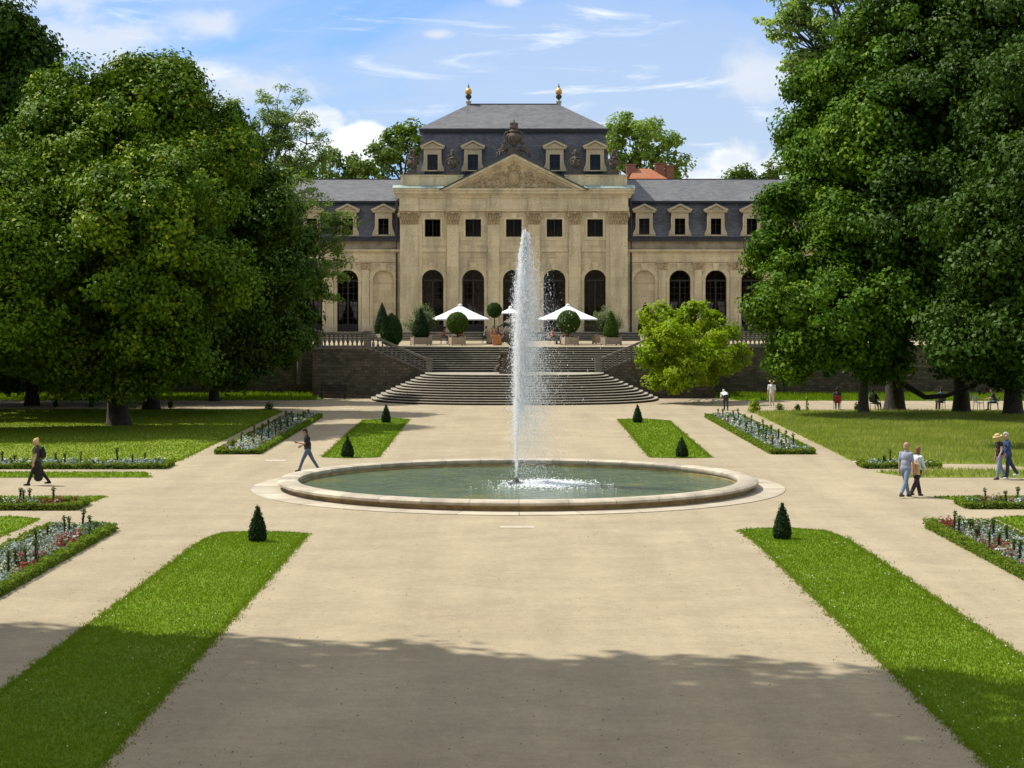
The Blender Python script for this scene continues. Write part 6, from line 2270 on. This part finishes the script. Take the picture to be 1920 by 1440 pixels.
# man looking at his phone, walking left
w2 = person('man in black T-shirt and jeans walking left, looking at his phone', at(577, 884), 188, 1.74,
            dict(legL=(26, 6), legR=(-26, 6), armL=(22, 82, 4), armR=(-8, 70, 30), lean=4, head=22, inn=12), dict(shirt=black, legs=jeans, shoes=black, hair=dark_h, skin=DARKSKIN, belly=.02))
S, E, Wr, d2 = w2['arms']['L']
q = w2['X'](Wr + d2 * .10)
mb = MB(); mb.obox(Matrix.Translation(q) @ Matrix.Rotation(R(188), 4, 'Z') @ Matrix.Rotation(R(-30), 4, 'Y'), -.07, .07, -.035, .035, .012, .022)
tag(mb.build('smartphone', black), 'dark smartphone in the hand of the man in the black T-shirt', 'phone')
# couple
w3 = person('balding man in grey-blue T-shirt and jeans, walking away with the woman in white', at(1698, 932.5), 44, 1.86,
            WALK(22, 20, armL=(-6, 10, 8), armR=(8, 12, 6), head=4), dict(shirt=greyblue, legs=ljeans, shoes=charcoal, hair=cloth('thin_hair', (.40, .25, .16)), sleeve=.7))
w4 = person('woman in pale blouse and dark trousers walking beside the man in grey-blue', at(1719, 931), 40, 1.70,
            WALK(22, 24, armL=(2, 10, 10), armR=(10, 20, 12), head=6), dict(shirt=palebl, legs=darktr, shoes=charcoal, hair=brown_h, hairstyle='bob', fem=1, sleeve=1.6, long=1, wide=1.15, shirtname='blouse'))
def tote():
    X, c, pl, k = w4['X'], w4['chest'], w4['pel'], w4['k']
    root = thing('shoulder_bag', X(pl), 'tan shoulder bag hanging on the back of the woman in the pale blouse', 'bag')
    mb = MB()
    base = pl + Vector((-.20, -.10, 0))
    pr = [(-.17, -.10), (.17, -.10), (.15, .22), (.04, .34), (-.13, .22)]
    vs = [X(base + Vector((dx, y, z))) for dx in (-.05, .04) for y, z in pr]
    n = 5
    mb.add(vs, [tuple(range(n)), tuple(range(2 * n - 1, n - 1, -1))] + [((i + 1) % n, i, n + i, n + (i + 1) % n) for i in range(n)])
    mb.build('pouch', tan, root)
    mb = MB(); mb.tube([X(base + Vector((0, -.13, .22))), X(c + Vector((-.13, -.10, .04))), X(w4['shc'] + Vector((0, -.13, .055))), X(c + Vector((.13, -.08, .02)))], .015, 6)
    mb.build('strap', tan, root, 60)
tote()
# pair at the right edge
w5 = person('man in straw hat, dark vest and jeans at the right edge, walking left', at(1874, 899), 196, 1.66,
            WALK(12, 14, armL=(6, 24, 8), armR=(-6, 20, 6), head=14, lean=2), dict(shirt=black, legs=ljeans, shoes=charcoal, hair=grey_h, hat=straw, sleeve=.25, shirtname='vest'))
w6 = person('person with grey curly hair in a blue jacket at the right edge, mid-stride', at(1890, 898), 190, 1.70,
            dict(legL=(8, 4), legR=(-26, 8), armL=(10, 26, 8), armR=(2, 24, 8), head=12, lean=4), dict(shirt=navy, legs=cloth('navy_jeans', (.03, .045, .10)), shoes=white_c, hair=grey_h, hairstyle='curly', fem=1, sleeve=1.6, wide=1.1, shirtname='jacket'))
# far figures on the back path
w7 = person('person in white top and dark trousers bending forward on the back path', at(1361, 769.5), 96, 1.66,
            dict(legL=(6, 10), legR=(-4, 8), armL=(14, 10, 4), armR=(8, 16, 4), lean=68, head=16), dict(shirt=white_c, legs=charcoal, shoes=black, hair=grey_h, sleeve=.8), vox=.02)
w8 = person('person in white clothes and straw hat standing near the metal post', at(1447, 764), 262, 1.72,
            dict(legL=(4, 3), legR=(-5, 4), armL=(2, 10, 8), armR=(0, 12, 8), lean=1, head=14), dict(shirt=white_c, legs=cream, shoes=cream, hair=grey_h, hat=straw, band=tan, sleeve=.9), vox=.02)
SIT = lambda **k: dict(dict(legL=(82, 80), legR=(80, 78), armL=(30, 50, 8), armR=(28, 55, 8), lean=-8, head=6, seat=.44), **k)
def seated(px, py, heading, H, label, look, chair_col, chair_label, z=0.0, pose=None, y=None):
    if y is None:
        p = gp(px, py); pos = (p.x, p.y, z)
    else:
        pos = (TX(px, y), y, z)
    a = R(heading)
    chair(pos[0] + .06 * math.cos(a), pos[1] + .06 * math.sin(a), a, z, chair_label, chair_col, 'chairs under the trees' if z == 0 else 'chairs on the terrace')
    return person(label, pos, heading, H, pose or SIT(), look, None, .02)
seated(1570, 768, 80, 1.72, 'seated person in dark clothes seen from behind in the red chair', dict(shirt=charcoal, legs=darktr, shoes=black, hair=dark_h, sleeve=1.4), red_c, 'red-backed chair under the right trees')
seated(1640, 770, 40, 1.78, 'seated person in black just right of the grey trunk', dict(shirt=black, legs=grey_p, shoes=black, hair=dark_h, sleeve=1.5, leglen=.6), black, 'dark folding chair just right of the grey trunk', pose=SIT(legL=(70, 60), legR=(74, 64), lean=-14))
seated(1764, 768, 100, 1.7, 'shadowy seated person in steel blue between the massive trunk and the middle trunk', dict(shirt=blue_c, legs=darktr, shoes=black, hair=dark_h, sleeve=1.2), charcoal, 'dark chair between the massive trunk and the middle trunk')
seated(1866, 769, 170, 1.7, 'shadowy seated person beside the trunk at the right edge', dict(shirt=charcoal, legs=jeans, shoes=black, hair=dark_h, sleeve=.7), charcoal, 'dark chair beside the trunk at the right edge', pose=SIT(lean=16))
p = gp(1838, 769)
chair(p.x, p.y + .4, R(20), 0, 'empty folding chair left of the person beside the edge trunk', grey_p, 'chairs under the trees')
# terrace guests
table(846, 146.2, 'small white bistro table under the left parasol')
table(918, 149.4, 'small white bistro table behind the terracotta pot')
table(1050, 146.2, 'small white bistro table under the right parasol')
seated(831, 0, 10, 1.66, 'guest with dark hat and patterned red top at the table under the left parasol', dict(shirt=redpat, legs=jeans, shoes=black, hair=dark_h, hat=black, sleeve=.6), M['planter'], 'wooden chair of the guest under the left parasol', ZT, SIT(lean=8), 145.9)
seated(863, 0, 186, 1.7, 'guest in terracotta top half hidden by the left clipped ball', dict(shirt=pink_c, legs=ljeans, shoes=black, hair=brown_h, sleeve=.6), M['planter'], 'wooden chair half hidden by the left planter box', ZT, SIT(lean=6), 146.6)
seated(909, 0, 350, 1.72, 'dark-haired guest in beige shirt at the table left of the terracotta pot', dict(shirt=beige_sh, legs=darktr, shoes=black, hair=dark_h, sleeve=1.2), charcoal, 'dark chair of the guest in the beige shirt', ZT, SIT(lean=10), 149.2)
seated(927, 0, 190, 1.72, 'guest in black behind the terracotta pot', dict(shirt=black, legs=darktr, shoes=black, hair=dark_h, sleeve=1.2), charcoal, 'dark chair of the guest behind the terracotta pot', ZT, SIT(lean=4), 149.8)
seated(1034, 0, 12, 1.68, 'guest in salmon top under the right parasol, seen through the spray', dict(shirt=pink_c, legs=jeans, shoes=black, hair=brown_h, sleeve=.6), M['planter'], 'wooden chair seen through the spray under the right parasol', ZT, SIT(lean=8), 146)
seated(1062, 0, 184, 1.68, 'guest in orange-brown top behind the right clipped ball', dict(shirt=cloth('rust', (.36, .15, .07)), legs=darktr, shoes=black, hair=dark_h, sleeve=.6), M['planter'], 'wooden chair behind the right planter box', ZT, SIT(lean=6), 146.6)

def bake():
    for o, vx, sm in REMESH:
        m_ = o.modifiers.new('r', 'REMESH'); m_.mode = 'VOXEL'; m_.voxel_size = vx; m_.use_smooth_shade = True
        s_ = o.modifiers.new('s', 'SMOOTH'); s_.factor = .5; s_.iterations = sm
    dg = bpy.context.evaluated_depsgraph_get()
    new = []
    for o, vx, sm in REMESH:
        new.append(bpy.data.meshes.new_from_object(o.evaluated_get(dg)))
    for (o, vx, sm), me in zip(REMESH, new):
        o.modifiers.clear()
        old = o.data
        o.data = me
        me.polygons.foreach_set('use_smooth', [True] * len(me.polygons))
        bpy.data.meshes.remove(old)
bake()

# ================================================================== palace behind the viewpoint, unseen, added to block low sky light
pl = thing('palace', (0, -14, 0), 'long plastered palace front, unseen, added behind the viewpoint to block low sky', 'building')
mb = MB(); mb.box(-62, 62, -26, -9, 0, 19); mb.build('wall', M['render'], pl)
mb = MB(); mb.box(-62.5, 62.5, -26.5, -8.4, 19.002, 19.8); mb.build('cornice', M['trim'], pl)
mb = MB(); frustum(mb, -62, 62, -26, -8.9, 19.8, -58, 58, -18, -17, 26); mb.build('roof', M['slate'], pl)
for fl in range(3):
    for i in range(24):
        x = -57.5 + i * 5
        mb = MB(); mb.box(x - .7, x + .7, -8.998, -8.94, 2 + fl * 5.8, 5 + fl * 5.8); w = mb.build('window', M['frame'], pl)
        mb = MB(); mb.box(x - .6, x + .6, -8.938, -8.92, 2.1 + fl * 5.8, 4.9 + fl * 5.8); mb.build('pane', M['glass'], w)
mb = MB(); mb.box(-62, 62, -9.0, -.9, -.2, 4.7)
mb.build('garden_terrace', M['trim'], pl)

# ================================================================== sky, sun, camera
def world():
    w = bpy.data.worlds.new('World'); SC.world = w; w.use_nodes = True
    nt = w.node_tree
    bg = nt.nodes['Background']
    sky = N(nt, 'ShaderNodeTexSky', _sky_type='NISHITA', _sun_disc=False)
    sky.sun_elevation = R(SUN_EL)
    sky.sun_rotation = R(-90 + SUN_AZ)
    sky.air_density = 1.0; sky.dust_density = .6; sky.ozone_density = 2.5
    L = nt.links.new
    tc = N(nt, 'ShaderNodeTexCoord')
    sp = N(nt, 'ShaderNodeSeparateXYZ'); L(tc.outputs['Generated'], sp.inputs[0])
    # deepen the blue of the clear part
    blue = mixc(nt, 1.0, sky.outputs[0], (.45, .74, 1.20), 'MULTIPLY')
    def math_(op, a, b=None, c=None):
        m = N(nt, 'ShaderNodeMath', _operation=op)
        for i, v_ in enumerate((a, b, c)):
            if v_ is None: continue
            if hasattr(v_, 'is_output'): L(v_, m.inputs[i])
            else: m.inputs[i].default_value = v_
        return m.outputs[0]
    def smooth(v_, lo, hi):
        mr = N(nt, 'ShaderNodeMapRange', _interpolation_type='SMOOTHSTEP')
        L(v_, mr.inputs['Value'])
        mr.inputs['From Min'].default_value = lo; mr.inputs['From Max'].default_value = hi
        return mr.outputs[0]
    def noise(scale, sc, off, det=8, rough=.58, dist=.4):
        mp = N(nt, 'ShaderNodeMapping'); mp.inputs['Scale'].default_value = sc; mp.inputs['Location'].default_value = off
        L(tc.outputs['Generated'], mp.inputs['Vector'])
        n = N(nt, 'ShaderNodeTexNoise', Scale=scale, Detail=det, Roughness=rough, Distortion=dist)
        L(mp.outputs[0], n.inputs['Vector'])
        return n.outputs['Fac']
    veil = smooth(noise(3.3, (1.0, 1.0, 3.6), (.35, 0, .2)), .28, .56)
    wisp = smooth(noise(8.0, (1.0, 1.0, 6.0), (1.3, 0, .5), 10, .62, 1.3), .50, .74)
    thick = N(nt, 'ShaderNodeMapRange'); L(sp.outputs[2], thick.inputs['Value'])
    thick.inputs['From Min'].default_value = .03; thick.inputs['From Max'].default_value = .17
    thick.inputs['To Min'].default_value = .98; thick.inputs['To Max'].default_value = .55
    # single heaped clouds: direction (x, z), size (wide, high)
    edge = noise(34, (1, 1, 1.5), (0, 0, 0), 8, .6, .3)
    heaps, greys = None, None
    for cx, cz, rx, rz, gry in HEAPS:
        dx = math_('MULTIPLY', math_('SUBTRACT', sp.outputs[0], cx), 1 / rx)
        dz = math_('MULTIPLY', math_('SUBTRACT', sp.outputs[2], cz), 1 / rz)
        d2 = math_('ADD', math_('MULTIPLY', dx, dx), math_('MULTIPLY', dz, dz))
        v_ = math_('SUBTRACT', 1.0, math_('SQRT', d2))
        v_ = smooth(math_('MULTIPLY_ADD', math_('SUBTRACT', edge, .5), 2.2, v_), -.05, .5 if not gry else .9)
        front = math_('GREATER_THAN', sp.outputs[1], 0.0)
        v_ = math_('MULTIPLY', v_, front)
        if gry: greys = v_ if greys is None else math_('MAXIMUM', greys, v_)
        else: heaps = v_ if heaps is None else math_('MAXIMUM', heaps, v_)
    c = mixc(nt, math_('MULTIPLY', veil, thick.outputs[0]), blue, (4.2, 5.0, 6.1))
    c = mixc(nt, math_('MULTIPLY', wisp, .9), c, (6.8, 7.2, 7.6))
    c = mixc(nt, math_('MULTIPLY', greys, .8), c, (5.6, 6.0, 6.6))
    c = mixc(nt, math_('MULTIPLY', heaps, .92), c, mixc(nt, smooth(noise(22, (1, 1, 1.6), (3, 1, 0)), .35, .65), (5.8, 6.2, 6.7), (8.4, 8.5, 8.5)))
    # broken white cloud added above the view to lift and whiten the fill light
    high = math_('MULTIPLY', smooth(sp.outputs[2], .19, .42), smooth(noise(2.2, (1, 1, 1), (4, 2, 1), 6), .28, .55))
    c = mixc(nt, math_('MULTIPLY', high, .85), c, (6.2, 6.3, 6.2))
    L(c, bg.inputs['Color'])
    bg.inputs['Strength'].default_value = .122
HEAPS = [((px - 955) / 3550, (575 - py) / 3550, rx / 3550, rz / 3550, gr) for px, py, rx, rz, gr in (
    (1370, 300, 62, 42, 0), (1440, 320, 70, 30, 0), (1300, 335, 60, 24, 0), (680, 258, 75, 26, 0), (600, 225, 60, 28, 0), (620, 290, 120, 30, 0),
    (400, 60, 75, 34, 1), (180, 90, 220, 60, 1), (90, 20, 180, 40, 1), (300, 150, 180, 50, 1), (1420, 150, 120, 60, 1), (960, 8, 50, 16, 1), (820, 70, 40, 14, 1), (480, 170, 140, 50, 1))]
world()

sun = bpy.data.lights.new('sun', 'SUN')
sun.energy = 4.8
sun.angle = R(.53)
sun.color = (1.0, .95, .86)
so = bpy.data.objects.new('sun', sun); COL.objects.link(so)
dirv = Vector((-math.cos(R(SUN_EL)) * math.cos(R(SUN_AZ)), math.cos(R(SUN_EL)) * math.sin(R(SUN_AZ)), math.sin(R(SUN_EL))))
so.rotation_euler = dirv.to_track_quat('Z', 'Y').to_euler()

cam = bpy.data.cameras.new('camera')
co = bpy.data.objects.new('camera', cam); COL.objects.link(co)
co.location = (CX, 0, EYE)
co.rotation_euler = (R(90), 0, 0)
cam.sensor_fit = 'HORIZONTAL'; cam.sensor_width = 36
cam.lens = 36 * F / 1920
cam.shift_x = (960 - VX) / 1920
cam.shift_y = -(720 - HY) / 1920
cam.clip_end = 5000
SC.camera = co
SC.view_settings.view_transform = 'Standard'
SC.view_settings.look = 'None'
SC.view_settings.exposure = 0.25
SC.view_settings.gamma = 1
SC.cycles.use_denoising = True
SC.cycles.max_bounces = 5
SC.cycles.diffuse_bounces = 3
SC.cycles.glossy_bounces = 2
SC.cycles.transmission_bounces = 3
SC.cycles.transparent_max_bounces = 8
SC.cycles.sample_clamp_indirect = 4
